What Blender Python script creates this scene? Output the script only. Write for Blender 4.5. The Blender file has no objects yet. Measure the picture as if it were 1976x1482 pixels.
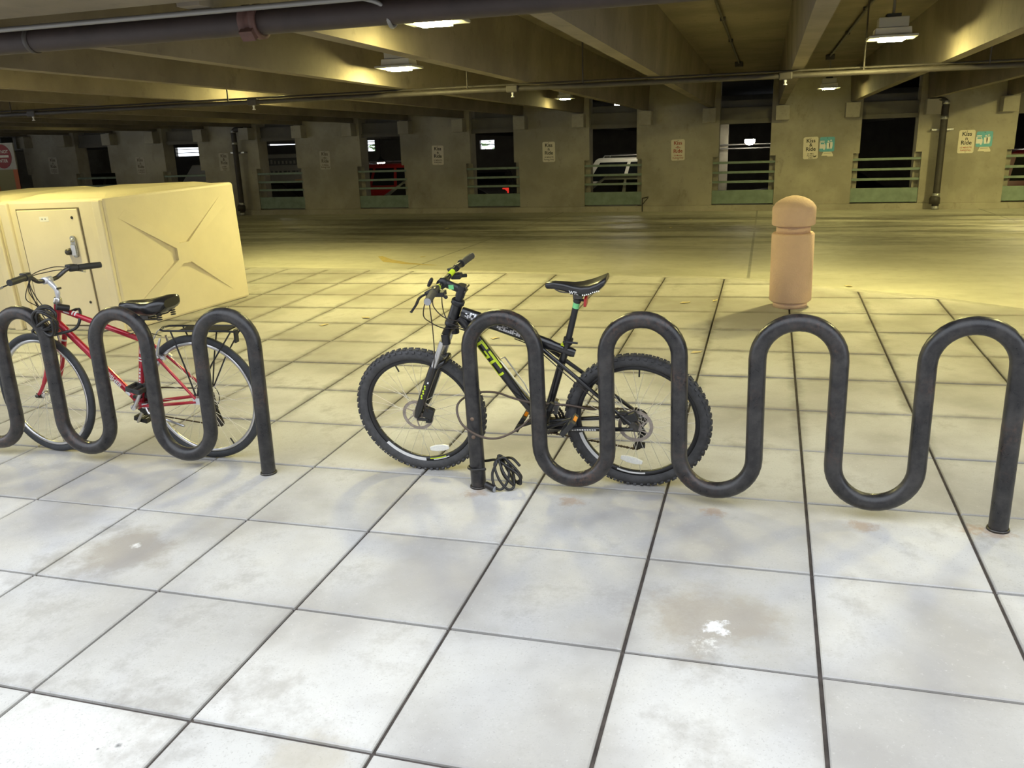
import bpy, math, random
from mathutils import Vector as V, Matrix as M
random.seed(7)
PI = math.pi
scene = bpy.context.scene
col = scene.collection

# ------------------------------------------------------------------ camera
F_PX, W_PX = 1600.65, 1976.0
YAW, PITCH, ROLL = -0.2954, -0.2791, -0.0320
CAM = V((-0.854, -3.582, 1.541))
fw = V((math.sin(YAW)*math.cos(PITCH), math.cos(YAW)*math.cos(PITCH), math.sin(PITCH)))
r0 = V((math.cos(YAW), -math.sin(YAW), 0)); u0 = r0.cross(fw)
rt = r0*math.cos(ROLL) + u0*math.sin(ROLL); up = -r0*math.sin(ROLL) + u0*math.cos(ROLL)
cam = bpy.data.cameras.new('camera'); cam.sensor_width = 36.0; cam.lens = 36.0*F_PX/W_PX
cam.clip_start = 0.05; cam.clip_end = 200
cam_o = bpy.data.objects.new('camera', cam); col.objects.link(cam_o)
cam_o.matrix_world = M(((rt.x, up.x, -fw.x, CAM.x), (rt.y, up.y, -fw.y, CAM.y), (rt.z, up.z, -fw.z, CAM.z), (0, 0, 0, 1)))
scene.camera = cam_o

# ------------------------------------------------------------------ light and exposure
world = bpy.data.worlds.new('world'); scene.world = world; world.use_nodes = True
bg = world.node_tree.nodes['Background']
bg.inputs[0].default_value = (0.86, 0.92, 1.0, 1); bg.inputs[1].default_value = 2.75
vs = scene.view_settings
vs.view_transform = 'Standard'; vs.look = 'None'; vs.gamma = 1.0; vs.exposure = 0.0; vs.use_curve_mapping = False
LAMP_COL = (1.0, 0.89, 0.34)
LAMP_POWER = 420.0

# ------------------------------------------------------------------ frames
T = 0.61                                     # pavement slab size
ROT, SX, SY = -0.0041, 0.0147, 0.0357        # the pavement climbs gently away from the street
ex = V((math.cos(ROT), math.sin(ROT), SX)).normalized()
ey = V((-math.sin(ROT), math.cos(ROT), SY)); ey = (ey - ex*ex.dot(ey)).normalized()
ez = ex.cross(ey)
S = M(((ex.x, ey.x, ez.x, 0), (ex.y, ey.y, ez.y, 0), (ex.z, ey.z, ez.z, 0), (0, 0, 0, 1)))
def sp(x, y, z=0): return S @ V((x, y, z))
def to_px(p):
    d = p - CAM; z = d.dot(fw)
    if z < 0.05: return None
    return (988 + F_PX*d.dot(rt)/z, 741 - F_PX*d.dot(up)/z)

# ------------------------------------------------------------------ materials
MATS = {}
def nod(nt, t, **k):
    n = nt.nodes.new(t)
    for a, b in k.items(): setattr(n, a, b)
    return n
def mat(name, c, rough=0.6, metal=0.0, var=0.0, scale=8.0, bump=0.0, bscale=60.0, emit=None, es=0.0, spec=0.5, c2=None, trans=0.0, coat=0.0, alpha=1.0):
    m = bpy.data.materials.new(name); m.use_nodes = True; nt = m.node_tree
    b = nt.nodes['Principled BSDF']
    b.inputs['Base Color'].default_value = (*c, 1); b.inputs['Roughness'].default_value = rough
    b.inputs['Metallic'].default_value = metal; b.inputs['Specular IOR Level'].default_value = spec
    b.inputs['Transmission Weight'].default_value = trans; b.inputs['Coat Weight'].default_value = coat
    if emit:
        b.inputs['Emission Color'].default_value = (*emit, 1); b.inputs['Emission Strength'].default_value = es
    tc = None
    if var > 0 or c2:
        tc = nod(nt, 'ShaderNodeTexCoord')
        n = nod(nt, 'ShaderNodeTexNoise'); n.inputs['Scale'].default_value = scale; n.inputs['Detail'].default_value = 6; n.inputs['Roughness'].default_value = 0.6
        nt.links.new(tc.outputs['Object'], n.inputs['Vector'])
        r = nod(nt, 'ShaderNodeValToRGB'); r.color_ramp.elements[0].position = 0.3; r.color_ramp.elements[1].position = 0.7
        d = c2 if c2 else tuple(max(0, x*(1-var)) for x in c); l = c if c2 else tuple(min(1, x*(1+var*0.6)) for x in c)
        r.color_ramp.elements[0].color = (*d, 1); r.color_ramp.elements[1].color = (*l, 1)
        nt.links.new(n.outputs['Fac'], r.inputs['Fac']); nt.links.new(r.outputs['Color'], b.inputs['Base Color'])
    if bump > 0:
        if tc is None: tc = nod(nt, 'ShaderNodeTexCoord')
        n2 = nod(nt, 'ShaderNodeTexNoise'); n2.inputs['Scale'].default_value = bscale; n2.inputs['Detail'].default_value = 4
        nt.links.new(tc.outputs['Object'], n2.inputs['Vector'])
        bp = nod(nt, 'ShaderNodeBump'); bp.inputs['Strength'].default_value = bump; bp.inputs['Distance'].default_value = 0.01
        nt.links.new(n2.outputs['Fac'], bp.inputs['Height']); nt.links.new(bp.outputs['Normal'], b.inputs['Normal'])
    MATS[name] = m
    return m

def mixc(nt, a, bcol, fac):
    x = nod(nt, 'ShaderNodeMix', data_type='RGBA'); 
    nt.links.new(fac, x.inputs[0])
    if isinstance(a, tuple): x.inputs[6].default_value = (*a, 1)
    else: nt.links.new(a, x.inputs[6])
    if isinstance(bcol, tuple): x.inputs[7].default_value = (*bcol, 1)
    else: nt.links.new(bcol, x.inputs[7])
    return x.outputs[2]
def mth(nt, op, a, b=None, clamp=False):
    n = nod(nt, 'ShaderNodeMath', operation=op); n.use_clamp = clamp
    for i, v in enumerate((a, b)):
        if v is None: continue
        if isinstance(v, (int, float)): n.inputs[i].default_value = v
        else: nt.links.new(v, n.inputs[i])
    return n.outputs[0]
def mapr(nt, v, a, b, c=0.0, d=1.0):
    n = nod(nt, 'ShaderNodeMapRange'); n.interpolation_type = 'SMOOTHSTEP'
    nt.links.new(v, n.inputs[0])
    for i, x in enumerate((a, b, c, d)): n.inputs[i+1].default_value = x
    return n.outputs[0]
def noise(nt, vec, s, det=6, rough=0.6, stretch=None):
    if stretch:
        mp = nod(nt, 'ShaderNodeMapping'); mp.inputs['Scale'].default_value = stretch
        nt.links.new(vec, mp.inputs['Vector']); vec = mp.outputs['Vector']
    n = nod(nt, 'ShaderNodeTexNoise'); n.inputs['Scale'].default_value = s; n.inputs['Detail'].default_value = det; n.inputs['Roughness'].default_value = rough
    nt.links.new(vec, n.inputs['Vector']); return n.outputs['Fac']

def slab_material():
    m = bpy.data.materials.new('paving_concrete'); m.use_nodes = True; nt = m.node_tree
    b = nt.nodes['Principled BSDF']
    g = nod(nt, 'ShaderNodeNewGeometry'); pos = g.outputs['Position']
    oi = nod(nt, 'ShaderNodeObjectInfo')
    n1 = noise(nt, pos, 1.3, 5, 0.55); n2 = noise(nt, pos, 7.0, 6, 0.65); n3 = noise(nt, pos, 60, 3, 0.7)
    c = mixc(nt, (0.37, 0.352, 0.330), (0.57, 0.56, 0.54), mapr(nt, n1, 0.34, 0.62))
    c = mixc(nt, c, (0.46, 0.44, 0.41), mapr(nt, n2, 0.52, 0.72, 0, 0.45))
    c = mixc(nt, c, (0.62, 0.61, 0.59), mapr(nt, n3, 0.60, 0.74, 0, 0.4))
    n4 = noise(nt, pos, 2.6, 6, 0.72); c = mixc(nt, c, (0.33, 0.310, 0.285), mapr(nt, n4, 0.50, 0.70, 0, 0.65))
    n5 = noise(nt, pos, 140, 2, 0.6); c = mixc(nt, c, (0.36, 0.345, 0.33), mapr(nt, n5, 0.58, 0.72, 0, 0.6))
    # every slab cast a little differently
    v = mapr(nt, oi.outputs['Random'], 0, 1, 0.90, 1.06)
    hs = nod(nt, 'ShaderNodeHueSaturation'); nt.links.new(c, hs.inputs['Color']); nt.links.new(v, hs.inputs['Value']); c = hs.outputs['Color']
    # dirt gathered along the joints of the trodden area
    tc = nod(nt, 'ShaderNodeTexCoord'); sx = nod(nt, 'ShaderNodeSeparateXYZ'); nt.links.new(tc.outputs['Object'], sx.inputs[0])
    ax = mth(nt, 'ABSOLUTE', sx.outputs[0]); ay = mth(nt, 'ABSOLUTE', sx.outputs[1])
    ed = mth(nt, 'MAXIMUM', ax, ay)
    ed = mth(nt, 'ADD', ed, mth(nt, 'MULTIPLY', mth(nt, 'SUBTRACT', n2, 0.5), 0.12))
    sp_ = nod(nt, 'ShaderNodeSeparateXYZ'); nt.links.new(pos, sp_.inputs[0])
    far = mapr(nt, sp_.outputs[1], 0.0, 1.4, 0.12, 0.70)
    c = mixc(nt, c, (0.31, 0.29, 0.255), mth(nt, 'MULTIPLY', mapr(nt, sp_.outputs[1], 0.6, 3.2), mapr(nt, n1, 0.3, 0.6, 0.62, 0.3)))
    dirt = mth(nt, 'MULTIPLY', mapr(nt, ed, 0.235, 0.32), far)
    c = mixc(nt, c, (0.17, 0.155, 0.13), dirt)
    def blot(cx, cy, rad, colr, thr, sc, amt=1.0, sx_=1.0):
        nonlocal c
        p = sp(cx, cy); vs_ = nod(nt, 'ShaderNodeVectorMath', operation='SUBTRACT'); nt.links.new(pos, vs_.inputs[0]); vs_.inputs[1].default_value = p
        sc_ = nod(nt, 'ShaderNodeVectorMath', operation='MULTIPLY'); nt.links.new(vs_.outputs[0], sc_.inputs[0]); sc_.inputs[1].default_value = (sx_, 1, 1)
        ln = nod(nt, 'ShaderNodeVectorMath', operation='LENGTH'); nt.links.new(sc_.outputs[0], ln.inputs[0])
        nn = noise(nt, pos, sc, 5, 0.7)
        k = mth(nt, 'ADD', mapr(nt, ln.outputs['Value'], 0, rad, 1, 0), mth(nt, 'MULTIPLY', mth(nt, 'SUBTRACT', nn, 0.5), 1.6))
        f = mth(nt, 'MULTIPLY', mapr(nt, k, thr, thr+0.5), mapr(nt, ln.outputs['Value'], rad*0.75, rad, amt, 0))
        c = mixc(nt, c, colr, f)
    blot(-0.93, -0.98, 0.36, (0.33, 0.285, 0.225), 0.20, 5, 0.6)
    blot(-0.93, -1.02, 0.13, (0.92, 0.93, 0.95), 0.66, 30, 1.0)
    blot(-0.96, -1.13, 0.17, (0.74, 0.73, 0.69), 0.80, 42, 1.0)
    blot(-3.42, -0.98, 0.40, (0.29, 0.255, 0.21), 0.22, 5, 0.65)
    blot(-3.40, -0.93, 0.09, (0.78, 0.77, 0.74), 0.72, 24, 0.9)
    blot(-2.00, -0.90, 0.40, (0.38, 0.36, 0.34), 0.4, 4, 0.5)
    blot(-2.0, -1.9, 0.3, (0.42, 0.38, 0.31), 0.5, 5, 0.6)
    blot(-2.58, -1.975, 0.035, (0.10, 0.10, 0.11), 0.55, 8, 0.9)
    blot(-2.63, -2.0, 0.015, (0.10, 0.10, 0.11), 0.55, 8, 0.9)
    for (x, y) in ((-1.63, -0.16), (-1.0, -0.16), (-0.40, -0.18), (0.10, -0.16), (-2.10, -0.16), (0.02, -0.13)):
        blot(x, y, 0.12, (0.36, 0.235, 0.135), 0.55, 22, 0.55, 0.75)
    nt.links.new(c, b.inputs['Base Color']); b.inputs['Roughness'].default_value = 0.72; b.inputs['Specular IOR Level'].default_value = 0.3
    bp = nod(nt, 'ShaderNodeBump'); bp.inputs['Strength'].default_value = 0.25; bp.inputs['Distance'].default_value = 0.006
    nt.links.new(mth(nt, 'ADD', n2, mth(nt, 'MULTIPLY', n3, 0.5)), bp.inputs['Height']); nt.links.new(bp.outputs['Normal'], b.inputs['Normal'])
    MATS['slab'] = m
def drive_material():
    m = bpy.data.materials.new('drive_concrete'); m.use_nodes = True; nt = m.node_tree
    b = nt.nodes['Principled BSDF']
    g = nod(nt, 'ShaderNodeNewGeometry'); pos = g.outputs['Position']
    n1 = noise(nt, pos, 0.7, 5, 0.6, (0.45, 1, 1)); n2 = noise(nt, pos, 5, 6, 0.65); n3 = noise(nt, pos, 1.1, 6, 0.7, (0.25, 1.6, 1))
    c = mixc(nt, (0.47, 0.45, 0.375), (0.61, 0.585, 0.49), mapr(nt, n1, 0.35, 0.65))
    c = mixc(nt, c, (0.44, 0.415, 0.35), mapr(nt, n2, 0.5, 0.75, 0, 0.5))
    sx = nod(nt, 'ShaderNodeSeparateXYZ'); nt.links.new(pos, sx.inputs[0])
    # lane painted darker so the kerb strip reads as pools of lamp light
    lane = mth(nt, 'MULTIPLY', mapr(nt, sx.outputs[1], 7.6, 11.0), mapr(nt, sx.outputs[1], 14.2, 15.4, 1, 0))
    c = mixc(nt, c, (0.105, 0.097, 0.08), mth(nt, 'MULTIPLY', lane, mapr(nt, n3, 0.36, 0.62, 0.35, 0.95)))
    # saw-cut joints
    jx = mth(nt, 'PINGPONG', mth(nt, 'ADD', sx.outputs[0], 0.98), 2.2)
    jy = mth(nt, 'PINGPONG', mth(nt, 'ADD', sx.outputs[1], -11.5), 4.5)
    j = mth(nt, 'MAXIMUM', mapr(nt, jx, 0.010, 0.024, 1, 0), mapr(nt, jy, 0.010, 0.024, 1, 0))
    c = mixc(nt, c, (0.16, 0.15, 0.125), mth(nt, 'MULTIPLY', j, 0.7))
    nt.links.new(c, b.inputs['Base Color']); b.inputs['Specular IOR Level'].default_value = 0.45
    nt.links.new(mapr(nt, n2, 0.3, 0.7, 0.42, 0.6), b.inputs['Roughness'])
    bp = nod(nt, 'ShaderNodeBump'); bp.inputs['Strength'].default_value = 0.2; bp.inputs['Distance'].default_value = 0.01
    nt.links.new(n2, bp.inputs['Height']); nt.links.new(bp.outputs['Normal'], b.inputs['Normal'])
    MATS['drive'] = m
def wall_material(name, ca, cb, cs):
    m = bpy.data.materials.new(name); m.use_nodes = True; nt = m.node_tree
    b = nt.nodes['Principled BSDF']
    g = nod(nt, 'ShaderNodeNewGeometry'); pos = g.outputs['Position']
    n1 = noise(nt, pos, 1.1, 5, 0.6); n2 = noise(nt, pos, 9, 6, 0.7); n3 = noise(nt, pos, 2.3, 6, 0.75, (1, 1, 0.5))
    c = mixc(nt, ca, cb, mapr(nt, n1, 0.35, 0.65))
    c = mixc(nt, c, cs, mapr(nt, n3, 0.58, 0.72, 0, 0.55))
    c = mixc(nt, c, tuple(x*0.8 for x in ca), mapr(nt, n2, 0.55, 0.7, 0, 0.5))
    nt.links.new(c, b.inputs['Base Color']); b.inputs['Roughness'].default_value = 0.85; b.inputs['Specular IOR Level'].default_value = 0.2
    bp = nod(nt, 'ShaderNodeBump'); bp.inputs['Strength'].default_value = 0.25; bp.inputs['Distance'].default_value = 0.01
    nt.links.new(n2, bp.inputs['Height']); nt.links.new(bp.outputs['Normal'], b.inputs['Normal'])
    MATS[name] = m
def rack_material():
    m = bpy.data.materials.new('rack_paint'); m.use_nodes = True; nt = m.node_tree
    b = nt.nodes['Principled BSDF']
    tc = nod(nt, 'ShaderNodeTexCoord'); pos = tc.outputs['Object']
    n1 = noise(nt, pos, 14, 6, 0.7); n2 = noise(nt, pos, 55, 4, 0.7); n3 = noise(nt, pos, 3.0, 5, 0.7)
    c = mixc(nt, (0.014, 0.014, 0.016), (0.044, 0.041, 0.040), mapr(nt, n1, 0.35, 0.7))
    c = mixc(nt, c, (0.085, 0.050, 0.038), mth(nt, 'MULTIPLY', mapr(nt, n3, 0.5, 0.68), mapr(nt, n2, 0.4, 0.65, 0, 0.8)))
    c = mixc(nt, c, (0.33, 0.16, 0.08), mth(nt, 'MULTIPLY', mapr(nt, n1, 0.70, 0.76), 0.8))
    nt.links.new(c, b.inputs['Base Color'])
    nt.links.new(mapr(nt, n1, 0.3, 0.7, 0.26, 0.44), b.inputs['Roughness'])
    bp = nod(nt, 'ShaderNodeBump'); bp.inputs['Strength'].default_value = 0.12; bp.inputs['Distance'].default_value = 0.004
    nt.links.new(n2, bp.inputs['Height']); nt.links.new(bp.outputs['Normal'], b.inputs['Normal'])
    MATS['rack'] = m
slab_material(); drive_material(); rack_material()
wall_material('wall', (0.30, 0.275, 0.215), (0.40, 0.37, 0.29), (0.21, 0.19, 0.15))
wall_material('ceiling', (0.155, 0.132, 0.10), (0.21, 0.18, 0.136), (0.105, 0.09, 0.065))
wall_material('occluder_facade', (0.20, 0.17, 0.15), (0.27, 0.24, 0.21), (0.15, 0.13, 0.12))
mat('joint', (0.075, 0.062, 0.055), 0.95, var=0.4, scale=20)
mat('kerb', (0.42, 0.40, 0.35), 0.85, var=0.25, scale=6, bump=0.2)
mat('black_paint', (0.010, 0.010, 0.012), 0.28, spec=0.6, coat=0.3)
mat('black_satin', (0.016, 0.016, 0.018), 0.42)
mat('black_plastic', (0.022, 0.022, 0.022), 0.55, bump=0.1, bscale=150)
mat('rubber', (0.066, 0.066, 0.069), 0.75, var=0.35, scale=25, bump=0.2, bscale=120)
mat('rubber_smooth', (0.042, 0.045, 0.050), 0.62, var=0.25, scale=25)
mat('grip', (0.055, 0.052, 0.042), 0.7, bump=0.4, bscale=160)
mat('steel', (0.62, 0.61, 0.58), 0.28, 1.0)
mat('alu', (0.70, 0.70, 0.71), 0.33, 1.0)
mat('silver_paint', (0.66, 0.66, 0.68), 0.35, 0.5)
mat('dark_steel', (0.10, 0.095, 0.09), 0.4, 0.9, var=0.4, scale=40)
mat('rotor', (0.42, 0.37, 0.34), 0.4, 0.85, var=0.25, scale=40)
mat('chain', (0.10, 0.075, 0.055), 0.5, 0.8)
mat('spoke', (0.74, 0.72, 0.66), 0.3, 0.35)
mat('spoke_dark', (0.45, 0.43, 0.38), 0.32, 0.9)
mat('neon', (0.62, 0.78, 0.03), 0.45)
mat('white_print', (0.80, 0.80, 0.80), 0.5)
mat('grey_print', (0.30, 0.31, 0.33), 0.5)
mat('green_tag', (0.20, 0.62, 0.25), 0.6)
mat('reflector_white', (0.88, 0.88, 0.82), 0.2, var=0.1, scale=120)
mat('reflector_red', (0.45, 0.03, 0.03), 0.2)
mat('reflector_amber', (0.75, 0.25, 0.02), 0.2)
mat('saddle_leather', (0.013, 0.013, 0.014), 0.27, spec=0.6)
mat('red_frame', (0.44, 0.016, 0.035), 0.28, 0.25, coat=0.5)
mat('cable_brown', (0.085, 0.060, 0.045), 0.45)
mat('cable_black', (0.014, 0.013, 0.013), 0.42)
mat('hose', (0.030, 0.022, 0.018), 0.5)
mat('locker', (0.76, 0.68, 0.50), 0.5, var=0.06, scale=3, bump=0.06, bscale=90)
mat('locker_door', (0.77, 0.69, 0.52), 0.5, var=0.05, scale=3, bump=0.05, bscale=90)
mat('locker_gap', (0.16, 0.13, 0.09), 0.9)
mat('galv', (0.45, 0.45, 0.43), 0.4, 0.8, var=0.35, scale=60)
mat('label_white', (0.82, 0.81, 0.76), 0.6)
mat('bollard', (0.70, 0.505, 0.39), 0.88, c2=(0.60, 0.425, 0.335), scale=5, bump=0.45, bscale=70)
mat('guard_green', (0.20, 0.265, 0.205), 0.55, var=0.25, scale=5)
mat('pipe_big', (0.036, 0.024, 0.022), 0.6, var=0.3, scale=6)
mat('coupling', (0.105, 0.050, 0.040), 0.7, var=0.3, scale=20)
mat('plug_brown', (0.17, 0.115, 0.08), 0.7)
mat('conduit', (0.24, 0.235, 0.225), 0.5, 0.4)
mat('pipe_dark', (0.045, 0.038, 0.032), 0.6, var=0.3, scale=8)
mat('lamp_body', (0.42, 0.42, 0.42), 0.5)
mat('lamp_shroud', (0.68, 0.67, 0.63), 0.5)
mat('lens_far', (0.9, 0.9, 0.85), 0.4, emit=(1.0, 0.93, 0.74), es=300.0)
mat('lens_flood', (0.9, 0.9, 0.85), 0.4, emit=(1.0, 0.93, 0.74), es=70.0)
mat('sign_white', (0.74, 0.68, 0.53), 0.55, var=0.08, scale=8)
mat('sign_grey', (0.46, 0.42, 0.33), 0.7, var=0.2, scale=8)
mat('print_black', (0.03, 0.025, 0.02), 0.6)
mat('print_faded', (0.11, 0.09, 0.065), 0.7)
mat('print_red', (0.38, 0.055, 0.03), 0.6)
mat('sign_blue', (0.13, 0.44, 0.53), 0.55, var=0.12, scale=8)
mat('sign_red', (0.26, 0.03, 0.025), 0.6)
mat('orange', (0.50, 0.14, 0.05), 0.7)
mat('olive', (0.26, 0.23, 0.10), 0.8)
mat('dark_metal', (0.022, 0.024, 0.022), 0.6)
mat('leaf', (0.62, 0.52, 0.27), 0.7)
mat('yellow_paint', (0.55, 0.42, 0.14), 0.8, c2=(0.36, 0.30, 0.15), scale=9)
mat('glass', (0.010, 0.012, 0.013), 0.06, spec=0.8)
mat('tyre', (0.02, 0.02, 0.02), 0.8)
mat('car_silver', (0.42, 0.44, 0.44), 0.3, 0.5, coat=0.5)
mat('car_black', (0.010, 0.010, 0.012), 0.2, coat=0.6)
mat('car_grey', (0.09, 0.09, 0.09), 0.28, 0.4, coat=0.5)
mat('car_red', (0.30, 0.018, 0.015), 0.28, coat=0.5)
mat('car_wine', (0.12, 0.010, 0.022), 0.28, coat=0.5)
mat('car_white', (0.72, 0.70, 0.60), 0.3, coat=0.5)
mat('taillight', (0.45, 0.02, 0.02), 0.15, emit=(1, 0.05, 0.03), es=0.6)
mat('headlight', (0.75, 0.75, 0.72), 0.08, spec=0.8)
mat('truck_side', (0.30, 0.295, 0.24), 0.6, var=0.1, scale=3)
mat('truck_dark', (0.10, 0.10, 0.09), 0.6)
mat('tan_band', (0.60, 0.36, 0.18), 0.6)
mat('foliage', (0.16, 0.26, 0.09), 0.8, var=0.5, scale=12)
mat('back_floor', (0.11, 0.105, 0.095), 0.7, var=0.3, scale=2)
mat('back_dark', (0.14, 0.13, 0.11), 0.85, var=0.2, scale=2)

# ------------------------------------------------------------------ mesh builder
class MB:
    def __init__(s): s.v = []; s.f = []; s.sm = []
    def add(s, vs, fs, smooth=False):
        o = len(s.v); s.v += [tuple(p) for p in vs]
        for f in fs: s.f.append([i+o for i in f]); s.sm.append(smooth)
        return s
    def box(s, c, d, mtx=None, taper=1.0):
        x, y, z = (k/2 for k in d); vs = []
        for k, (a, b, e) in enumerate(((-1,-1,-1),(1,-1,-1),(1,1,-1),(-1,1,-1),(-1,-1,1),(1,-1,1),(1,1,1),(-1,1,1))):
            t = taper if e > 0 else 1.0
            p = V((a*x*t, b*y*t, e*z))
            if mtx is not None: p = mtx @ p
            vs.append(p + V(c))
        return s.add(vs, [(0,3,2,1),(4,5,6,7),(0,1,5,4),(1,2,6,5),(2,3,7,6),(3,0,4,7)])
    def bbox(s, lo, hi): 
        lo = V(lo); hi = V(hi); return s.box((lo+hi)/2, hi-lo)
    def bar(s, p, q, w, h, upv=(0,0,1)):
        p = V(p); q = V(q); d = q-p; L = d.length; d.normalize(); u = V(upv)
        x = d.cross(u); 
        if x.length < 1e-4: x = d.cross(V((1,0,0)))
        x.normalize(); u = x.cross(d)
        return s.box((p+q)/2, (w, L, h), M((x, d, u)).transposed())
    def tube(s, path, r, n=10, closed=False, caps=True, squash=None):
        P = [V(p) for p in path]; N = len(P)
        R = r if isinstance(r, (list, tuple)) else [r]*N
        tang = []
        for i in range(N):
            if closed: t = P[(i+1) % N]-P[i-1]
            else: t = P[min(i+1, N-1)]-P[max(i-1, 0)]
            tang.append(t.normalized() if t.length > 1e-9 else V((0,0,1)))
        ref = V((0,0,1)) if abs(tang[0].z) < 0.9 else V((1,0,0))
        x = tang[0].cross(ref).normalized(); vs = []
        for i in range(N):
            t = tang[i]; x = (x - t*x.dot(t))
            if x.length < 1e-6: x = t.cross(V((0,1,0)))
            x.normalize(); y = t.cross(x)
            for k in range(n):
                a = 2*PI*k/n
                sq = squash if squash else (1, 1)
                vs.append(P[i] + (x*math.cos(a)*sq[0] + y*math.sin(a)*sq[1])*R[i])
        fs = []
        for i in range(N if closed else N-1):
            j = (i+1) % N
            for k in range(n):
                fs.append((i*n+k, i*n+(k+1) % n, j*n+(k+1) % n, j*n+k))
        s.add(vs, fs, True)
        if caps and not closed:
            s.add([vs[k] for k in range(n)], [tuple(range(n))[::-1]]); s.add([vs[(N-1)*n+k] for k in range(n)], [tuple(range(n))])
        return s
    def lathe(s, prof, n=32, o=(0,0,0), axis='Z', closed=False, flat=False):
        vs = []; N = len(prof)
        for r, z in prof:
            for k in range(n):
                a = 2*PI*k/n; c, d = r*math.cos(a), r*math.sin(a)
                p = {'Z': (c, d, z), 'Y': (c, z, d), 'X': (z, c, d)}[axis]
                vs.append(V(p)+V(o))
        fs = []
        for i in range(N if closed else N-1):
            j = (i+1) % N
            for k in range(n): fs.append((i*n+k, i*n+(k+1) % n, j*n+(k+1) % n, j*n+k))
        s.add(vs, fs, not flat)
        if not closed:
            if prof[0][0] > 1e-6: s.add(vs[:n], [tuple(range(n))[::-1]])
            if prof[-1][0] > 1e-6: s.add(vs[-n:], [tuple(range(n))])
        return s
    def prism(s, poly, fn0, fn1):
        n = len(poly); a = [fn0(p) for p in poly]; b = [fn1(p) for p in poly]
        fs = [tuple(range(n))[::-1], tuple(range(n, 2*n))] + [(i, (i+1) % n, n+(i+1) % n, n+i) for i in range(n)]
        return s.add(a+b, fs)
    def loft(s, rings, cap=True, smooth=True):
        n = len(rings[0]); vs = [p for r in rings for p in r]; fs = []
        for i in range(len(rings)-1):
            for k in range(n): fs.append((i*n+k, i*n+(k+1) % n, (i+1)*n+(k+1) % n, (i+1)*n+k))
        s.add(vs, fs, smooth)
        if cap: s.add(rings[0], [tuple(range(n))[::-1]], smooth); s.add(rings[-1], [tuple(range(n))], smooth)
        return s
    def mesh(s, name, m=None, xf=None):
        me = bpy.data.meshes.new(name)
        v = s.v if xf is None else [tuple(xf @ V(p)) for p in s.v]
        me.from_pydata(v, [], s.f); me.polygons.foreach_set('use_smooth', s.sm)
        import bmesh
        bm = bmesh.new(); bm.from_mesh(me); bmesh.ops.recalc_face_normals(bm, faces=bm.faces); bm.to_mesh(me); bm.free()
        if m: me.materials.append(MATS[m])
        me.update(); return me
    def build(s, name, m, parent=None, mtx=None, bevel=0.0):
        return obj(name, s.mesh(name, m), parent, mtx, bevel)
def obj(name, me, parent=None, mtx=None, bevel=0.0):
    o = bpy.data.objects.new(name, me); col.objects.link(o)
    if parent is not None: o.parent = parent
    if mtx is not None: o.matrix_local = mtx
    if bevel > 0:
        b = o.modifiers.new('bevel', 'BEVEL'); b.width = bevel; b.segments = 2; b.limit_method = 'ANGLE'; b.angle_limit = 0.7
    return o
def tag(o, label=None, cat=None, group=None, kind=None):
    if label: o['label'] = label
    if cat: o['category'] = cat
    if group: o['group'] = group
    if kind: o['kind'] = kind
    return o
def empty(name, mtx, label, cat, group=None):
    o = bpy.data.objects.new(name, None); col.objects.link(o); o.matrix_world = mtx; o.empty_display_size = 0.1
    return tag(o, label, cat, group)
def struct(o): o['kind'] = 'structure'; return o
def cat_rom(pts, n=8, closed=False):
    P = [V(p) for p in pts]; out = []; N = len(P)
    rng = range(N) if closed else range(N-1)
    for i in rng:
        if closed: p0, p1, p2, p3 = P[i-1], P[i], P[(i+1) % N], P[(i+2) % N]
        else: p0, p1, p2, p3 = P[max(i-1, 0)], P[i], P[i+1], P[min(i+2, N-1)]
        for k in range(n):
            t = k/n
            out.append(0.5*((2*p1)+(-p0+p2)*t+(2*p0-5*p1+4*p2-p3)*t*t+(-p0+3*p1-3*p2+p3)*t**3))
    if not closed: out.append(P[-1])
    return out
def text_mesh(txt, size, m, extrude=0.0008, bold=0.0, name='lettering', align='CENTER', spacing=1.0):
    cu = bpy.data.curves.new(name, 'FONT'); cu.body = txt; cu.size = size; cu.extrude = extrude; cu.offset = bold
    cu.align_x = align; cu.align_y = 'CENTER'; cu.space_character = spacing; cu.resolution_u = 3
    t = bpy.data.objects.new(name, cu); me = bpy.data.meshes.new_from_object(t)
    bpy.data.objects.remove(t); bpy.data.curves.remove(cu)
    me.name = name; me.materials.clear(); me.materials.append(MATS[m]); return me
def TR(x, y, z): return M.Translation(V((x, y, z)))
def RX(a): return M.Rotation(a, 4, 'X')
def RY(a): return M.Rotation(a, 4, 'Y')
def RZ(a): return M.Rotation(a, 4, 'Z')

# ================================================================== SETTING
# ---- pavement: a dark bed with concrete slabs laid on it, climbing to the kerb
EDGE = [(-16.5, 6.62), (-7.33, 5.87), (-4.53, 5.62), (-2.02, 5.27), (-1.2, 5.16), (-0.85, 5.05), (-0.15, 4.62), (0.58, 4.27), (1.17, 3.82), (2.2, 3.0), (4.0, 1.9), (9.0, 1.2)]
def edge(x):
    for (x0, y0), (x1, y1) in zip(EDGE, EDGE[1:]):
        if x0 <= x <= x1: return y0+(y1-y0)*(x-x0)/(x1-x0)
    return EDGE[0][1] if x < EDGE[0][0] else EDGE[-1][1]
b = MB(); n = len(EDGE); ZB = -0.012
vs = [(x, -18, ZB) for x, _ in EDGE] + [(x, y, ZB) for x, y in EDGE]
b.add(vs, [(i, i+1, n+i+1, n+i) for i in range(n-1)])
pav = struct(b.build('floor', 'joint', None, S)); pav['label'] = 'paved sidewalk of square concrete slabs climbing gently to the kerb'
full = None; slabs = []
GAP = 0.0065
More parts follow.
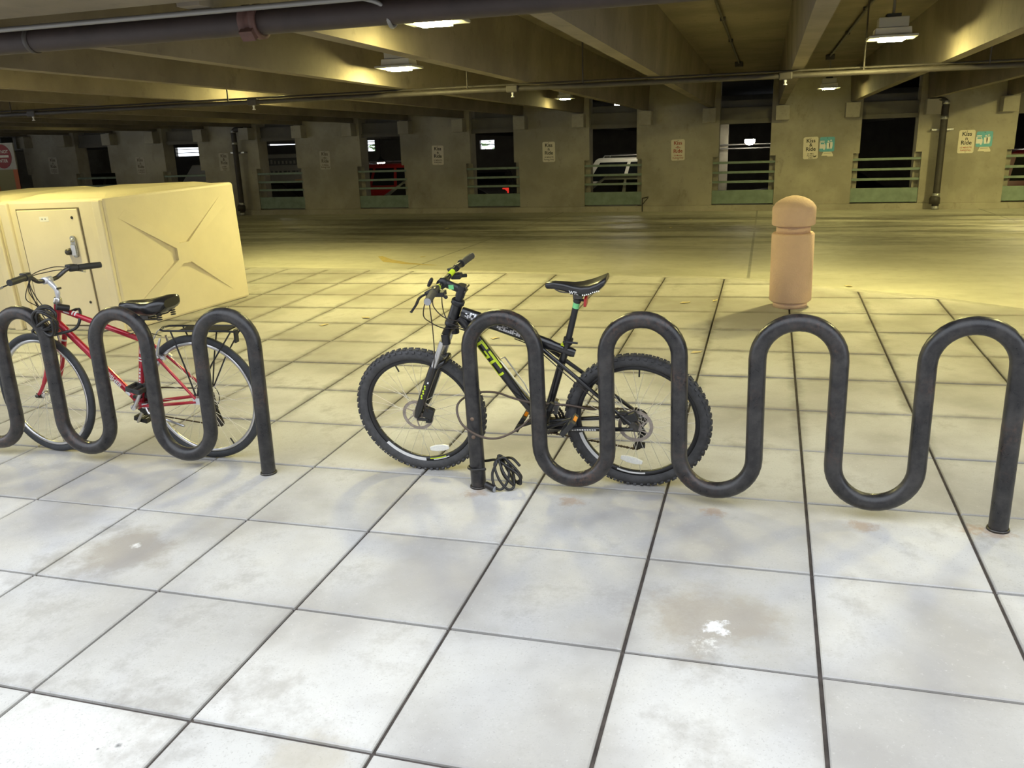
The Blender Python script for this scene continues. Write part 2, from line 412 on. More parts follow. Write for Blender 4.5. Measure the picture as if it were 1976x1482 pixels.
for k in range(-24, 12):
    for i in range(-28, 15):
        x0, x1, y0, y1 = i*T, (i+1)*T, k*T, (k+1)*T
        es = [edge(x0+(x1-x0)*q/4)-0.0 for q in range(5)]
        if min(es) <= y0+0.02: 
            if max(es) <= y0+0.05: continue
        cut = min(es) < y1
        cx, cy = (x0+x1)/2, (y0+y1)/2
        pts = [to_px(sp(x, y)) for x in (x0, cx, x1) for y in (y0, cy, y1)]
        vis = any(p and -5 < p[0] < 1981 and 300 < p[1] < 1490 for p in pts)
        dist = (sp(cx, cy)-CAM).length
        slabs.append((0 if vis else 1, dist, i, k, cut, es))
slabs.sort(key=lambda q: (q[0], q[1]))
def slab_mb(x0, x1, y0, y1, es=None):
    xs = [x0+GAP+(x1-x0-2*GAP)*q/4 for q in range(5)]
    top = [(x, (y1-GAP) if es is None else max(y0+GAP+0.004, min(y1-GAP, e))) for x, e in zip(xs, es or [0]*5)]
    if es is None: top = [top[0], top[-1]]
    c = V(((x0+x1)/2, (y0+y1)/2, 0))
    poly = [(x0+GAP, y0+GAP), (x1-GAP, y0+GAP)] + top[::-1]
    bb = MB(); nn = len(poly); bv = 0.004
    def inset(p): 
        q = V((p[0], p[1], 0))-c; return q.x*(1-bv/0.3), q.y*(1-bv/0.3)
    low = [(p[0]-c.x, p[1]-c.y, -0.05) for p in poly]; mid = [(p[0]-c.x, p[1]-c.y, -0.004) for p in poly]
    hi = [(*inset(p), 0) for p in poly]
    vs = low+mid+hi
    fs = [(a*nn+q, a*nn+(q+1) % nn, (a+1)*nn+(q+1) % nn, (a+1)*nn+q) for a in (0, 1) for q in range(nn)] + [tuple(range(2*nn, 3*nn))]
    return bb.add(vs, fs)
FULL = slab_mb(0, T, 0, T).mesh('slab', 'slab')
rest = MB()
for idx, (inv, dist, i, k, cut, es) in enumerate(slabs):
    x0, x1, y0, y1 = i*T, (i+1)*T, k*T, (k+1)*T
    jz = random.uniform(-0.0018, 0.0018); ctr = TR((x0+x1)/2, (y0+y1)/2, jz)
    if idx < 300 and not inv:
        me = FULL if not cut else slab_mb(x0, x1, y0, y1, es).mesh('slab', 'slab')
        o = obj('slab', me, pav, ctr @ RX(random.uniform(-0.002, 0.002)) @ RY(random.uniform(-0.002, 0.002)))
    else:
        sm = slab_mb(x0, x1, y0, y1, es if cut else None)
        rest.add([tuple(ctr @ V(p)) for p in sm.v], sm.f)
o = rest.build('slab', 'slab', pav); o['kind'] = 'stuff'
# ---- kerb face round the pavement
b = MB()
for (x0, y0), (x1, y1) in zip(EDGE, EDGE[1:]):
    a0, a1 = sp(x0, y0+0.004, -0.002), sp(x1, y1+0.004, -0.002); c0, c1 = sp(x0, y0+0.13, -0.006), sp(x1, y1+0.13, -0.006)
    lo = lambda p: V((p.x, p.y, -0.25))
    b.add([a0, a1, c1, c0, lo(a0), lo(a1), lo(c1), lo(c0)], [(0,1,2,3), (3,2,6,7), (4,5,1,0), (0,3,7,4), (1,5,6,2)])
struct(b.build('trim_1', 'kerb'))
# ---- drive floor
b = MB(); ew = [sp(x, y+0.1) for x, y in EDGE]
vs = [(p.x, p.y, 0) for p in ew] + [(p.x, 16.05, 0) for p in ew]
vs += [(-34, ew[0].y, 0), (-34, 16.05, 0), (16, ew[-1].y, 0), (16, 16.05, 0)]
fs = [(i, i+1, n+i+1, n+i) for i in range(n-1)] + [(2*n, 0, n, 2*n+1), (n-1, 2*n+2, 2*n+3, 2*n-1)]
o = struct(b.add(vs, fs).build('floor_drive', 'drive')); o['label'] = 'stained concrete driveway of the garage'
# ---- long wall with piers, openings, corbels
BAYS = [-1.317+2.905*k for k in range(-8, 5)]
b = MB(); b.bbox((-34, 15.93, -0.7), (16, 16.42, 0.125))
wall = struct(b.build('wall_back', 'wall', None, None, 0.01)); wall['label'] = 'long concrete garage wall with tall openings'
for i in range(len(BAYS)-1):
    c0, c1 = BAYS[i], BAYS[i+1]; l, r = c0+0.545, c1-0.545
    p = MB(); nl, nr = c0+0.665, c1-0.665
    # front leaf is notched at the foot where the guard is set in, rear leaf is wider
    p.prism([(nl, 0.12), (nr, 0.12), (nr, 1.17), (r, 1.17), (r, 2.86), (l, 2.86), (l, 1.17), (nl, 1.17)], lambda q: V((q[0], 16.0, q[1])), lambda q: V((q[0], 16.16, q[1])))
    p.bbox((l, 16.155, 0.12), (r, 16.42, 2.86))
    po = p.build('pier', 'wall', wall)
    for x in (c0+0.76, c1-0.76):
        cb = MB(); cb.bbox((x-0.14, 15.72, 1.90), (x+0.14, 16.01, 2.2)); cb.build('corbel', 'wall', po, None, 0.01)
for c in BAYS:
    q = MB(); q.bbox((c-0.62, 16.18, 1.88), (c+0.62, 16.40, 2.2)); q.bbox((c-0.62, 16.12, 1.86), (c+0.62, 16.19, 1.95))
    q.build('lintel', 'back_dark', wall)
# ---- ceiling of double tees
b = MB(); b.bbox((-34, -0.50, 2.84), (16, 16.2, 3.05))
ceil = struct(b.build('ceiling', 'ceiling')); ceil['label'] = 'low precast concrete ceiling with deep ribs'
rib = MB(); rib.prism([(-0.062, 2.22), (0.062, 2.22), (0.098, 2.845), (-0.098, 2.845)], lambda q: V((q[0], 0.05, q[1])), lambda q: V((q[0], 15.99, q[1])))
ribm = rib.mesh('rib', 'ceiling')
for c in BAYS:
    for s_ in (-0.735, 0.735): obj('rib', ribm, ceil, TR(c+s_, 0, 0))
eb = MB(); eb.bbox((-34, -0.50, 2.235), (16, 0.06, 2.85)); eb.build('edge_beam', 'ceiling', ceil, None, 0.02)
# ---- the parking bays beyond the wall, on a lower level
BZ = -0.68
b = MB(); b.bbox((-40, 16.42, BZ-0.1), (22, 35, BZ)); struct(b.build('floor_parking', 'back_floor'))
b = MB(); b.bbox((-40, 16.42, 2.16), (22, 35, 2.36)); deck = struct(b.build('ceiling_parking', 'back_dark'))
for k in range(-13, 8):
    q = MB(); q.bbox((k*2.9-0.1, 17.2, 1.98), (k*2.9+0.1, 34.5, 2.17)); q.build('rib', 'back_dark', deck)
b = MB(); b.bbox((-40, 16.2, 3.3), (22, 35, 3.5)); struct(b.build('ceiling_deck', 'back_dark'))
def holed_wall(name, Y, z0, z1, holes, m):
    q = MB(); xs = sorted({-40.0, 22.0, *[h[0] for h in holes], *[h[1] for h in holes]})
    for a, c in zip(xs, xs[1:]):
        hs = [h for h in holes if h[0] <= a+1e-6 and h[1] >= c-1e-6]
        if not hs: q.bbox((a, Y, z0), (c, Y+0.2, z1))
        else:
            h = hs[0]
            if h[2] > z0: q.bbox((a, Y, z0), (c, Y+0.2, h[2]))
            if h[3] < z1: q.bbox((a, Y, h[3]), (c, Y+0.2, z1))
    return struct(q.build(name, m))
YB = 34.5
def at_far(px0, px1, py, Y):
    out = []
    for px in (px0, px1):
        d = fw + rt*((px-988)/F_PX) + up*((741-py)/F_PX); t = (Y-CAM.y)/d.y; out.append((CAM + d*t))
    return out
holes = []
wins = [(338, 383, 270, 302), (516, 575, 264, 281), (707, 723, 268, 292), (926, 954, 271, 288)]
hi_w = [(1436, 1462, 194, 202), (1476, 1490, 194, 209), (1752, 1776, 155, 163)]
for a, c, y0, y1 in wins:
    p, q = at_far(a, c, (y0+y1)/2, YB); zt = at_far(a, c, y0, YB)[0].z; zl = at_far(a, c, y1, YB)[0].z
    holes.append((p.x, q.x, zl, zt))
lo_h = list(holes)
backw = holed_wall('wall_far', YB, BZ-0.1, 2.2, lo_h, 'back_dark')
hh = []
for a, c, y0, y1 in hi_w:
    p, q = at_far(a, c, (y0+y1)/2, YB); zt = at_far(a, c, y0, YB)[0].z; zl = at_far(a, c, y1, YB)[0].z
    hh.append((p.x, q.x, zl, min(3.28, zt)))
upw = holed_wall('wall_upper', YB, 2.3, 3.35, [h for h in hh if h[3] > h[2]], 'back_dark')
for hs, par in ((lo_h, backw), (hh, upw)):
    for h in hs:
        k = max(2, round((h[3]-h[2])/0.16))
        for j in range(1, k):
            z = h[2]+(h[3]-h[2])*j/k
            q = MB(); q.bbox((h[0]-0.05, YB+0.05, z-0.018), (h[1]+0.05, YB+0.09, z+0.018)); q.build('louver', 'dark_metal', par)
b = MB(); b.bbox((-45, -20, -0.8), (35, -18, 9.0)); struct(b.build('wall_occluder', 'occluder_facade'))  # unseen wall behind the camera, added to keep low sky light out
b = MB(); b.bbox((-34.3, -1.15, -0.1), (-34.0, 35, 3.0)); struct(b.build('wall_left', 'wall'))
b = MB(); b.bbox((16.0, 3, -0.7), (16.3, 35, 3.0)); struct(b.build('wall_right', 'wall'))

# ================================================================== LAMPS
def lamp(x, y, z, lab, k=1.0, grp='garage ceiling lights', sc=1.2):
    power = 'lens_%03d' % round(k*100)
    if power not in MATS: mat(power, (0.9, 0.9, 0.85), 0.4, emit=LAMP_COL, es=LAMP_POWER*k)
    t = empty('ceiling_light', TR(x, y, z) @ M.Diagonal((sc, sc, sc, 1)), lab, 'ceiling light', grp)
    q = MB(); q.bbox((-0.17, -0.13, 0.012), (0.17, 0.13, 0.03)); q.build('flange', 'lamp_body', t, None, 0.004)
    q = MB(); q.prism([(-0.13, -0.09), (0.13, -0.09), (0.13, 0.09), (-0.13, 0.09)], lambda p: V((p[0], p[1], 0.03)), lambda p: V((p[0]*0.96, p[1]*0.9, 0.085))); q.build('shroud', 'lamp_shroud', t, None, 0.004)
    q = MB(); q.bbox((-0.105, -0.07, 0.087), (0.105, 0.07, 0.16)); q.build('housing', 'lamp_body', t, None, 0.006)
    q = MB(); q.bbox((-0.05, -0.05, 0.16), (0.05, 0.05, 0.185)); q.build('junction_box', 'dark_metal', t)
    q = MB(); q.tube([(0, 0, 0.18), (0, 0, (2.845-z)/sc)], 0.010, 8); q.build('pendant', 'conduit', t)
    q = MB(); q.bbox((-0.088, -0.070, -0.004), (0.088, 0.070, 0.013)); q.build('lens', power, t, None, 0.003)
    return t
LZ = 2.40
lamp(-2.98, 1.90, 2.32, 'bright ceiling light half hidden by the thick dark pipe', 0.85)
lamp(-4.47, 4.72, 2.32, 'ceiling light hanging between ribs above the black bicycle', 1.85)
lamp(0.19, 5.20, 2.36, 'ceiling light hanging above and right of the stone bollard', 2.0)
lamp(-4.55, 12.6, 2.36, 'far ceiling light over the middle of the drive, left of the center ribs', 0.55, sc=1.0)
lamp(0.18, 13.4, 2.36, 'far dim ceiling light over the signs behind the bollard', 0.9, sc=1.15)
lamp(-11.0, 12.8, 2.335, 'far ceiling light glimpsed as a sliver above the truck', 0.25)
lamp(-15.55, 12.7, 2.30, 'far ceiling light glimpsed as a sliver at far left', 0.25)
for (x, y, k, lb) in ((1.40, 1.90, 0.8, 'ceiling light above the right end of the right rack, out of view'), (-7.3, 1.90, 1.0, 'ceiling light in front of the lockers, out of view'), (6.1, 6.0, 2.1, 'ceiling light beyond the right edge over the drive'), (4.4, 12.0, 4.2, 'ceiling light beyond the right edge near the far wall'), (-11.5, 1.90, 0.8, 'ceiling light beyond the left edge past the lockers'), (-7.15, 6.8, 1.7, 'ceiling light hidden behind the ribs, behind the lockers')):
    lamp(x, y, 2.5 if y == 6.8 else LZ, lb, k, 'garage lights out of sight')
def flood(px, py, Y, lab):
    p = at_far(px, px, py, Y)[0]
    t = empty('flood_light', TR(*p), lab, 'lamp')
    q = MB(); q.lathe([(0.0, -0.15), (0.08, -0.14), (0.145, -0.08), (0.155, 0.0), (0.13, 0.02)], 20); q.build('bulb', 'lens_flood', t)  # bulb made oversized to take in the glare around it
    q = MB(); q.lathe([(0.17, 0.02), (0.16, 0.05), (0.06, 0.12), (0.03, 0.2)], 20); q.build('cap', 'dark_metal', t)
    q = MB(); q.tube([(0, 0, 0.2), (0, 0, 2.16-p.z)], 0.012, 8); q.build('stem', 'dark_metal', t)
flood(1447, 270, 24.0, 'glaring round lamp seen through the opening left of the bollard')
flood(735, 312, 27.0, 'lamp glinting behind the red car')
for x, y, lb in ((-4.5, 20.2, 'added strip light hidden under the deck above the white-roofed car'), (-10.2, 20.2, 'added strip light hidden under the deck above the red car'), (-16.4, 20.5, 'added strip light hidden under the deck in front of the truck'), (5.5, 21, 'added strip light hidden under the deck at the right edge')):  # unseen lights added to brighten the vehicles beyond the wall
    t = empty('parking_light', TR(x, y, 2.05), lb, 'lamp', 'added parking deck lights')
    q = MB(); q.bbox((-0.12, -0.03, -0.02), (0.12, 0.03, 0.0)); q.build('lens', 'lens_far', t)
    q = MB(); q.bbox((-0.32, -0.07, 0.0), (0.32, 0.07, 0.108)); q.build('tray', 'lamp_body', t)
t = empty('parking_light', TR(0, 0, 0.03) @ TR(*at_far(1196, 1196, 203, 24)[0]), 'small strip light glowing above the opening with the white-roofed car', 'lamp')
q = MB(); q.bbox((-0.16, -0.04, -0.03), (0.16, 0.04, 0.02)); q.build('lens', 'lens_far', t)
q = MB(); q.bbox((-0.2, -0.05, 0.02), (0.2, 0.05, 0.07)); q.build('tray', 'lamp_body', t)
q = MB(); q.tube([(0, 0, 0.06), (0, 0, 3.3-t.matrix_world.translation.z)], 0.01, 8); q.build('stem', 'dark_metal', t)

# ================================================================== PIPES ON THE CEILING
PY_, PZ = 0.235, 2.156
t = empty('drain_pipe', TR(-5, PY_, PZ), 'thick dark pipe running along under the ceiling edge', 'pipe')
q = MB(); q.tube([(-20, 0, 0), (16, 0, 0)], 0.060, 24); q.build('pipe', 'pipe_big', t)
cx = 1.74
q = MB(); q.lathe([(0.060, -0.045), (0.080, -0.045), (0.080, -0.015), (0.072, -0.012), (0.072, 0.012), (0.080, 0.015), (0.080, 0.045), (0.060, 0.045)], 24, (cx, 0, 0), 'X', True); q.box((cx, -0.06, -0.06), (0.07, 0.04, 0.05), RX(0.7).to_3x3()); q.build('coupling', 'coupling', t)
for x in (-3, 0.4, 4.9):
    q = MB(); q.lathe([(0.061, -0.015), (0.064, -0.015), (0.064, 0.015), (0.061, 0.015)], 24, (x, 0, 0), 'X', True); q.build('hanger', 'pipe_dark', t)
t = empty('conduit', TR(-5, 0.135, 2.203), 'thin pale conduit running beside the thick dark pipe', 'conduit')
q = MB(); q.tube([(-20, 0.0, 0), (3.1, 0.0, 0), (16, 0.0, 0)], 0.013, 10); q.build('conduit_run', 'conduit', t)
q = MB(); q.tube(cat_rom([(2.36, 0.0, 0.0), (2.44, 0.05, -0.03), (2.46, 0.10, -0.115), (2.40, 0.35, -0.02), (2.05, 1.3, 0.24), (2.02, 1.70, 0.30)], 6), 0.010, 8); q.build('drop', 'conduit', t)
for x in (-0.45,):
    q = MB(); q.tube([(x, 0, 0), (x+0.08, 0, 0)], 0.017, 10); q.build('coupler', 'conduit', t)
t = empty('sprinkler_pipe', TR(-4, 5.75, 2.15), 'long thin sprinkler pipe crossing the ceiling from side to side', 'pipe')
q = MB(); q.tube([(-24, -0.1, 0), (0, -0.02, 0), (5, 0.3, 0), (14, 0.8, 0)], 0.027, 12); q.build('pipe', 'pipe_dark', t)
q = MB(); q.tube([(-24, 0.0, 0.052), (0, 0.08, 0.052), (5, 0.4, 0.052), (14, 0.9, 0.052)], 0.012, 8); q.build('branch_line', 'pipe_dark', t)
for x, y in ((-6.2, -0.04), (-2.85, -0.03), (0.42, 0.0), (3.30, 0.19)):
    q = MB(); q.box((x, y, 0), (0.13, 0.075, 0.075)); q.build('fitting', 'pipe_dark', t, None, 0.01)
    q = MB(); q.lathe([(0.010, -0.03), (0.014, -0.045), (0.008, -0.07), (0.02, -0.085), (0.02, -0.088)], 12, (x, y, 0)); q.build('sprinkler_head', 'label_white', t)
for x, y in ((-6.55, -0.04), (-3.2, -0.03), (-0.1, -0.02), (1.2, 0.06), (4.05, 0.24), (5.2, 0.31)):
    q = MB(); q.tube([(x, y, 0.02), (x, y, 0.695)], 0.009, 6); q.build('hanger', 'pipe_dark', t)
for (x, y0, y1, lab, c) in ((-1.385, 0.4, 12.4, 'thin dark conduit on the ceiling left of the center rib', 'pipe_dark'), (0.085, 0.4, 12.0, 'thin dark conduit on the ceiling right of the center rib', 'pipe_dark')):
    t = empty('ceiling_conduit', TR(x, 0, 2.815), lab, 'conduit')
    q = MB(); q.tube([(0, y0, 0), (0, y1, 0)], 0.016, 8); q.build('conduit_run', c, t)
    q = MB(); q.box((0, y1+0.05, -0.02), (0.14, 0.12, 0.08)); q.build('junction_box', 'pipe_dark', t, None, 0.008)
    for y in (2.2, 4.4, 6.6, 8.8):
        q = MB(); q.box((0, y, 0.004), (0.06, 0.03, 0.04)); q.build('clip', 'pipe_dark', t)
# rain pipes on the far wall
for x, lab in ((-14.02, 'black rain pipe on the far wall behind the lockers'), (2.57, 'black rain pipe on the far wall right of the bollard')):
    t = empty('downpipe', TR(x, 15.78, 0.0), lab, 'pipe')
    q = MB(); q.tube([(0, 0, 0.02), (0, 0, 2.05)], 0.068, 16); q.build('pipe', 'pipe_dark', t)
    q = MB(); q.tube(cat_rom([(0, 0, 2.0), (0, 0, 2.1), (-0.08, -0.0, 2.165), (-0.30, 0.02, 2.17)] if x > 0 else [(0, 0, 2.0), (0, 0, 2.1), (0.08, 0.0, 2.165), (0.26, 0.02, 2.17)], 5), 0.066, 14); q.build('elbow', 'pipe_dark', t)
    q = MB(); q.lathe([(0.07, 0.0), (0.105, 0.0), (0.105, 0.11), (0.085, 0.15), (0.07, 0.16)], 16, (-0.02, 0, 0.12)); q.build('cleanout', 'pipe_dark', t)
    for z in (0.04, 0.30, 1.83, 2.12):
        q = MB(); q.lathe([(0.066, -0.035), (0.075, -0.03), (0.075, 0.03), (0.066, 0.035)], 16, (0, 0, z)); q.build('band', 'galv', t)
    q = MB(); q.bbox((-0.20, 0.07, 1.58), (0.20, 0.218, 1.615)); q.build('bracket', 'galv', t)

# ================================================================== GUARDS IN THE OPENINGS
gl_lab = {-6: 'green slatted guard in the dim far-left opening, nearly hidden by the lockers', -5: 'green slatted guard in the opening with louvers, just above the lockers', -4: 'green slatted guard below the truck lettering', -3: 'green slatted guard in front of the red car with roof rails',
          -2: 'green slatted guard in the opening above the bicycle handlebar', -1: 'green slatted guard in front of the white-roofed car', 0: 'green slatted guard in the opening with the glaring lamp', 1: 'green slatted guard between the bollard and the right rain pipe', 2: 'green slatted guard cut off by the right edge of the view'}
for k in range(-6, 3):
    c = -1.317+2.905*k
    t = empty('guard_rail', TR(c, 16.05, 0), gl_lab[k], 'guard rail', 'green guards in the wall openings')
    q = MB(); q.bbox((-0.664, -0.03, 0.150), (0.664, 0.0, 0.445)); q.build('panel', 'guard_green', t, None, 0.004)
    for z in (0.625, 0.83, 1.04):
        q = MB(); q.bbox((-0.664, -0.028, z-0.025), (0.664, 0.012, z+0.025)); q.build('rail', 'guard_green', t, None, 0.004)

# ================================================================== SIGNS
def rrect(w, h, r, n=5):
    out = []
    for cx, cy, a0 in ((w/2-r, h/2-r, 0), (-w/2+r, h/2-r, PI/2), (-w/2+r, -h/2+r, PI), (w/2-r, -h/2+r, 1.5*PI)):
        for k in range(n+1):
            a = a0+PI/2*k/n; out.append((cx+r*math.cos(a), cy+r*math.sin(a)))
    return out
UPR = RX(PI/2)      # text standing upright, facing -Y
def plate(t, w, h, r, m, name='plate'):
    q = MB(); q.prism(rrect(w, h, r), lambda p: V((p[0], -0.004, p[1])), lambda p: V((p[0], 0.0, p[1]))); return q.build(name, m, t)
def words(t, txt, size, x, z, m, bold=0.0, sx=1.0, y=-0.0048):
    me = text_mesh(txt, size, m, 0.0006, bold)
    return obj('lettering', me, t, TR(x, y, z) @ UPR @ M.Diagonal((sx, 1, 1, 1)))
def bolts(t, h):
    for z in (h/2-0.022, -h/2+0.022):
        q = MB(); q.lathe([(0.0, -0.009), (0.006, -0.008), (0.008, -0.004)], 10, (0, 0, z), 'Y'); q.build('bolt', 'dark_steel', t)
def kiss(x, z, lab, face, ink, mid, low, ink2=None, rot=0.0, scuff=False):
    t = empty('wall_sign', TR(x, 15.995, z) @ RY(rot), lab, 'sign', 'white signs on the far wall')
    plate(t, 0.302, 0.455, 0.035, face); i2 = ink2 or ink
    words(t, 'Kiss', 0.112, 0, 0.148, ink, 0.0022); words(t, mid, 0.098, 0, 0.062, ink, 0.002); words(t, 'Ride', 0.112, 0, -0.025, ink, 0.0022)
    zz = -0.120
    for ln in low: words(t, ln, 0.046 if len(low) == 2 else 0.048, 0, zz, i2, 0.0006); zz -= 0.052 if len(low) == 2 else 0.042
    bolts(t, 0.455)
    if scuff:
        q = MB(); q.prism([(0.055, -0.185), (0.09, -0.165), (0.125, -0.162), (0.11, -0.185), (0.07, -0.196)], lambda p: V((p[0], -0.0055, p[1])), lambda p: V((p[0], -0.0045, p[1]))); q.build('scuff', 'print_black', t)
kiss(-8.51, 1.385, 'white pickup sign above the handlebar, with small faint text', 'sign_white', 'print_black', 'n', ('10 MINUTE', 'PARKING'), 'print_faded', 0.03)
kiss(-5.73, 1.385, 'white pickup sign above the saddle of the black bicycle', 'sign_white', 'print_black', 'n', ('10 MINUTE', 'Parking Only'), 'print_faded')
kiss(-2.75, 1.345, 'white pickup sign with red lettering', 'sign_white', 'print_red', '-n-', ('10 Minute', 'Parking Only'), 'print_red', -0.02)
kiss(0.06, 1.305, 'white pickup sign with a dark scuff, left of a blue sign behind the bollard', 'sign_white', 'print_black', '&', ('10 Min.', 'Parking', 'Only'), 'print_faded', -0.03, True)
kiss(3.06, 1.345, 'white pickup sign at the right, beside the rain pipe and a blue sign', 'sign_white', 'print_black', 'n', ('10 MINUTE', 'PARKING'), 'print_red', 0.0)
kiss(-11.58, 1.345, 'dim weathered pickup sign right of the truck lettering', 'sign_grey', 'print_faded', '-n-', ('10 Minute', 'Parking Only'), 'print_faded', 0.02)
kiss(-14.55, 1.375, 'dim weathered pickup sign left of the left rain pipe', 'sign_grey', 'print_faded', '&', ('10 Min.', 'Parking', 'Only'), 'print_faded', 0.02)
kiss(-17.19, 1.34, 'dim weathered pickup sign above the left locker door', 'sign_grey', 'print_faded', 'n', ('10 MINUTE', 'PARKING'), 'print_faded')
kiss(-20.14, 1.41, 'dim pickup sign beside the dark post at far left', 'sign_grey', 'print_faded', 'n', ('10 MINUTE', 'PARKING'), 'print_faded', 0.03)
def blue(x, z, lab, rot):
    t = empty('carpool_sign', TR(x, 15.995, z) @ RY(rot), lab, 'sign', 'blue pictogram signs')
    plate(t, 0.30, 0.30, 0.03, 'sign_blue')
    y0, y1 = lambda p: V((p[0], -0.0055, p[1])), lambda p: V((p[0], -0.0035, p[1]))
    q = MB(); q.prism([(-0.148, -0.085), (-0.148, 0.045), (-0.06, 0.045), (-0.035, 0.0), (-0.028, -0.02), (-0.028, -0.085)], y0, y1)
    q.prism([(-0.145, 0.058), (-0.135, 0.074), (-0.055, 0.074), (-0.045, 0.058)], y0, y1); q.box((-0.055, -0.004, -0.095), (0.03, 0.002, 0.03)); q.build('car_symbol', 'label_white', t)
    q = MB(); q.prism([(-0.13, 0.004), (-0.13, 0.036), (-0.068, 0.036), (-0.05, 0.004)], lambda p: V((p[0], -0.007, p[1])), lambda p: V((p[0], -0.0052, p[1]))); q.build('window_symbol', 'sign_blue', t)
    for cx, hh_ in ((0.025, 0.062), (0.075, 0.078)):
        q = MB(); q.lathe([(0.0, -0.0055), (0.017, -0.0055), (0.017, -0.0035), (0.0, -0.0035)], 14, (cx, 0, hh_), 'Y', False, True)
        q.prism([(cx-0.032, hh_-0.03), (cx+0.032, hh_-0.03), (cx+0.036, -0.03), (cx+0.024, -0.09), (cx-0.026, -0.09), (cx-0.034, -0.03)], y0, y1); q.build('person_symbol', 'label_white', t)
    q = MB(); q.lathe([(0.0, -0.009), (0.006, -0.008), (0.008, -0.004)], 10, (0, 0, 0.13), 'Y'); q.build('bolt', 'dark_steel', t)
    t2 = empty('arrow_sign', TR(x+0.015, 15.995, z-0.195) @ RY(rot), lab.replace('blue pictogram sign', 'small white angular plate below the blue sign'), 'sign', 'small white plates')
    q = MB(); q.prism([(-0.115, -0.04), (-0.08, 0.042), (0.08, 0.042), (0.12, -0.02), (0.12, -0.055), (0.01, -0.055), (0.0, -0.04)], lambda p: V((p[0], -0.004, p[1])), lambda p: V((p[0], 0, p[1]))); q.build('plate', 'sign_white', t2)
    q = MB(); q.bbox((-0.07, -0.0052, 0.012), (0.07, -0.0038, 0.018)); q.build('print_line', 'print_faded', t2)
blue(0.385, 1.372, 'blue pictogram sign behind the bollard', 0.0)
blue(3.385, 1.385, 'blue pictogram sign near the right edge', 0.0)
# do-not-enter board and dark post at far left
t = empty('entry_board', TR(-19.75, 14.0, 0.0), 'orange-edged upright board with a red disc at far left behind the lockers', 'sign')
q = MB(); q.bbox((-0.36, 0, 0.08), (0.36, 0.03, 1.36)); q.build('board', 'olive', t)
for s_ in (-1, 1):
    q = MB(); q.bbox((s_*0.34-0.07, -0.012, 0.08), (s_*0.34+0.07, 0.0, 1.36)); q.build('stripe', 'orange', t)
q = MB(); q.bbox((-0.40, -0.01, 1.36), (0.40, 0.025, 2.02)); q.build('plate', 'sign_grey', t)
q = MB(); q.lathe([(0.0, -0.018), (0.30, -0.018), (0.30, -0.010)], 40, (0, 0, 1.69), 'Y', False, True); q.build('disc', 'sign_red', t)
q = MB(); q.bbox((-0.22, -0.024, 1.66), (0.22, -0.0185, 1.72)); q.build('bar_symbol', 'sign_white', t)
words(t, 'DO NOT', 0.11, 0, 1.80, 'sign_white', 0.002, 1.0, -0.020); words(t, 'ENTER', 0.11, 0, 1.575, 'sign_white', 0.002, 1.0, -0.020)
for s_ in (-1, 1):
    q = MB(); q.bbox((s_*0.3-0.05, -0.2, 0), (s_*0.3+0.05, 0.25, 0.08)); q.build('foot', 'dark_metal', t)
t = empty('dark_post', TR(-21.1, 15.3, 0), 'dark square steel post beside the board at far left', 'post')
q = MB(); q.bbox((-0.21, -0.2, 0.04), (0.21, 0.2, 2.2)); q.build('shaft', 'dark_metal', t, None, 0.015)
q = MB(); q.bbox((-0.28, -0.27, 0), (0.28, 0.27, 0.04)); q.build('base_plate', 'dark_metal', t)
q = MB(); q.lathe([(0.0, -0.05), (0.07, -0.05), (0.075, -0.02), (0.075, 0)], 20, (0, -0.2, 1.95), 'Y'); q.build('gauge', 'dark_steel', t)
# hose bib bracket on the wall left of the lamp opening
t = empty('pipe_stub', TR(-3.52, 15.93, 0.0), 'small rusty bracket at the wall foot right of the white-roofed car', 'bracket')
q = MB(); q.tube([(0, -0.03, 0.0), (0, -0.03, 0.30), (0, -0.03, 0.30), (0.14, -0.03, 0.33)], 0.012, 8); q.build('rod', 'pipe_dark', t)
q = MB(); q.tube([(0.0, -0.03, 0.16), (0.13, -0.03, 0.31)], 0.009, 8); q.build('brace', 'pipe_dark', t)

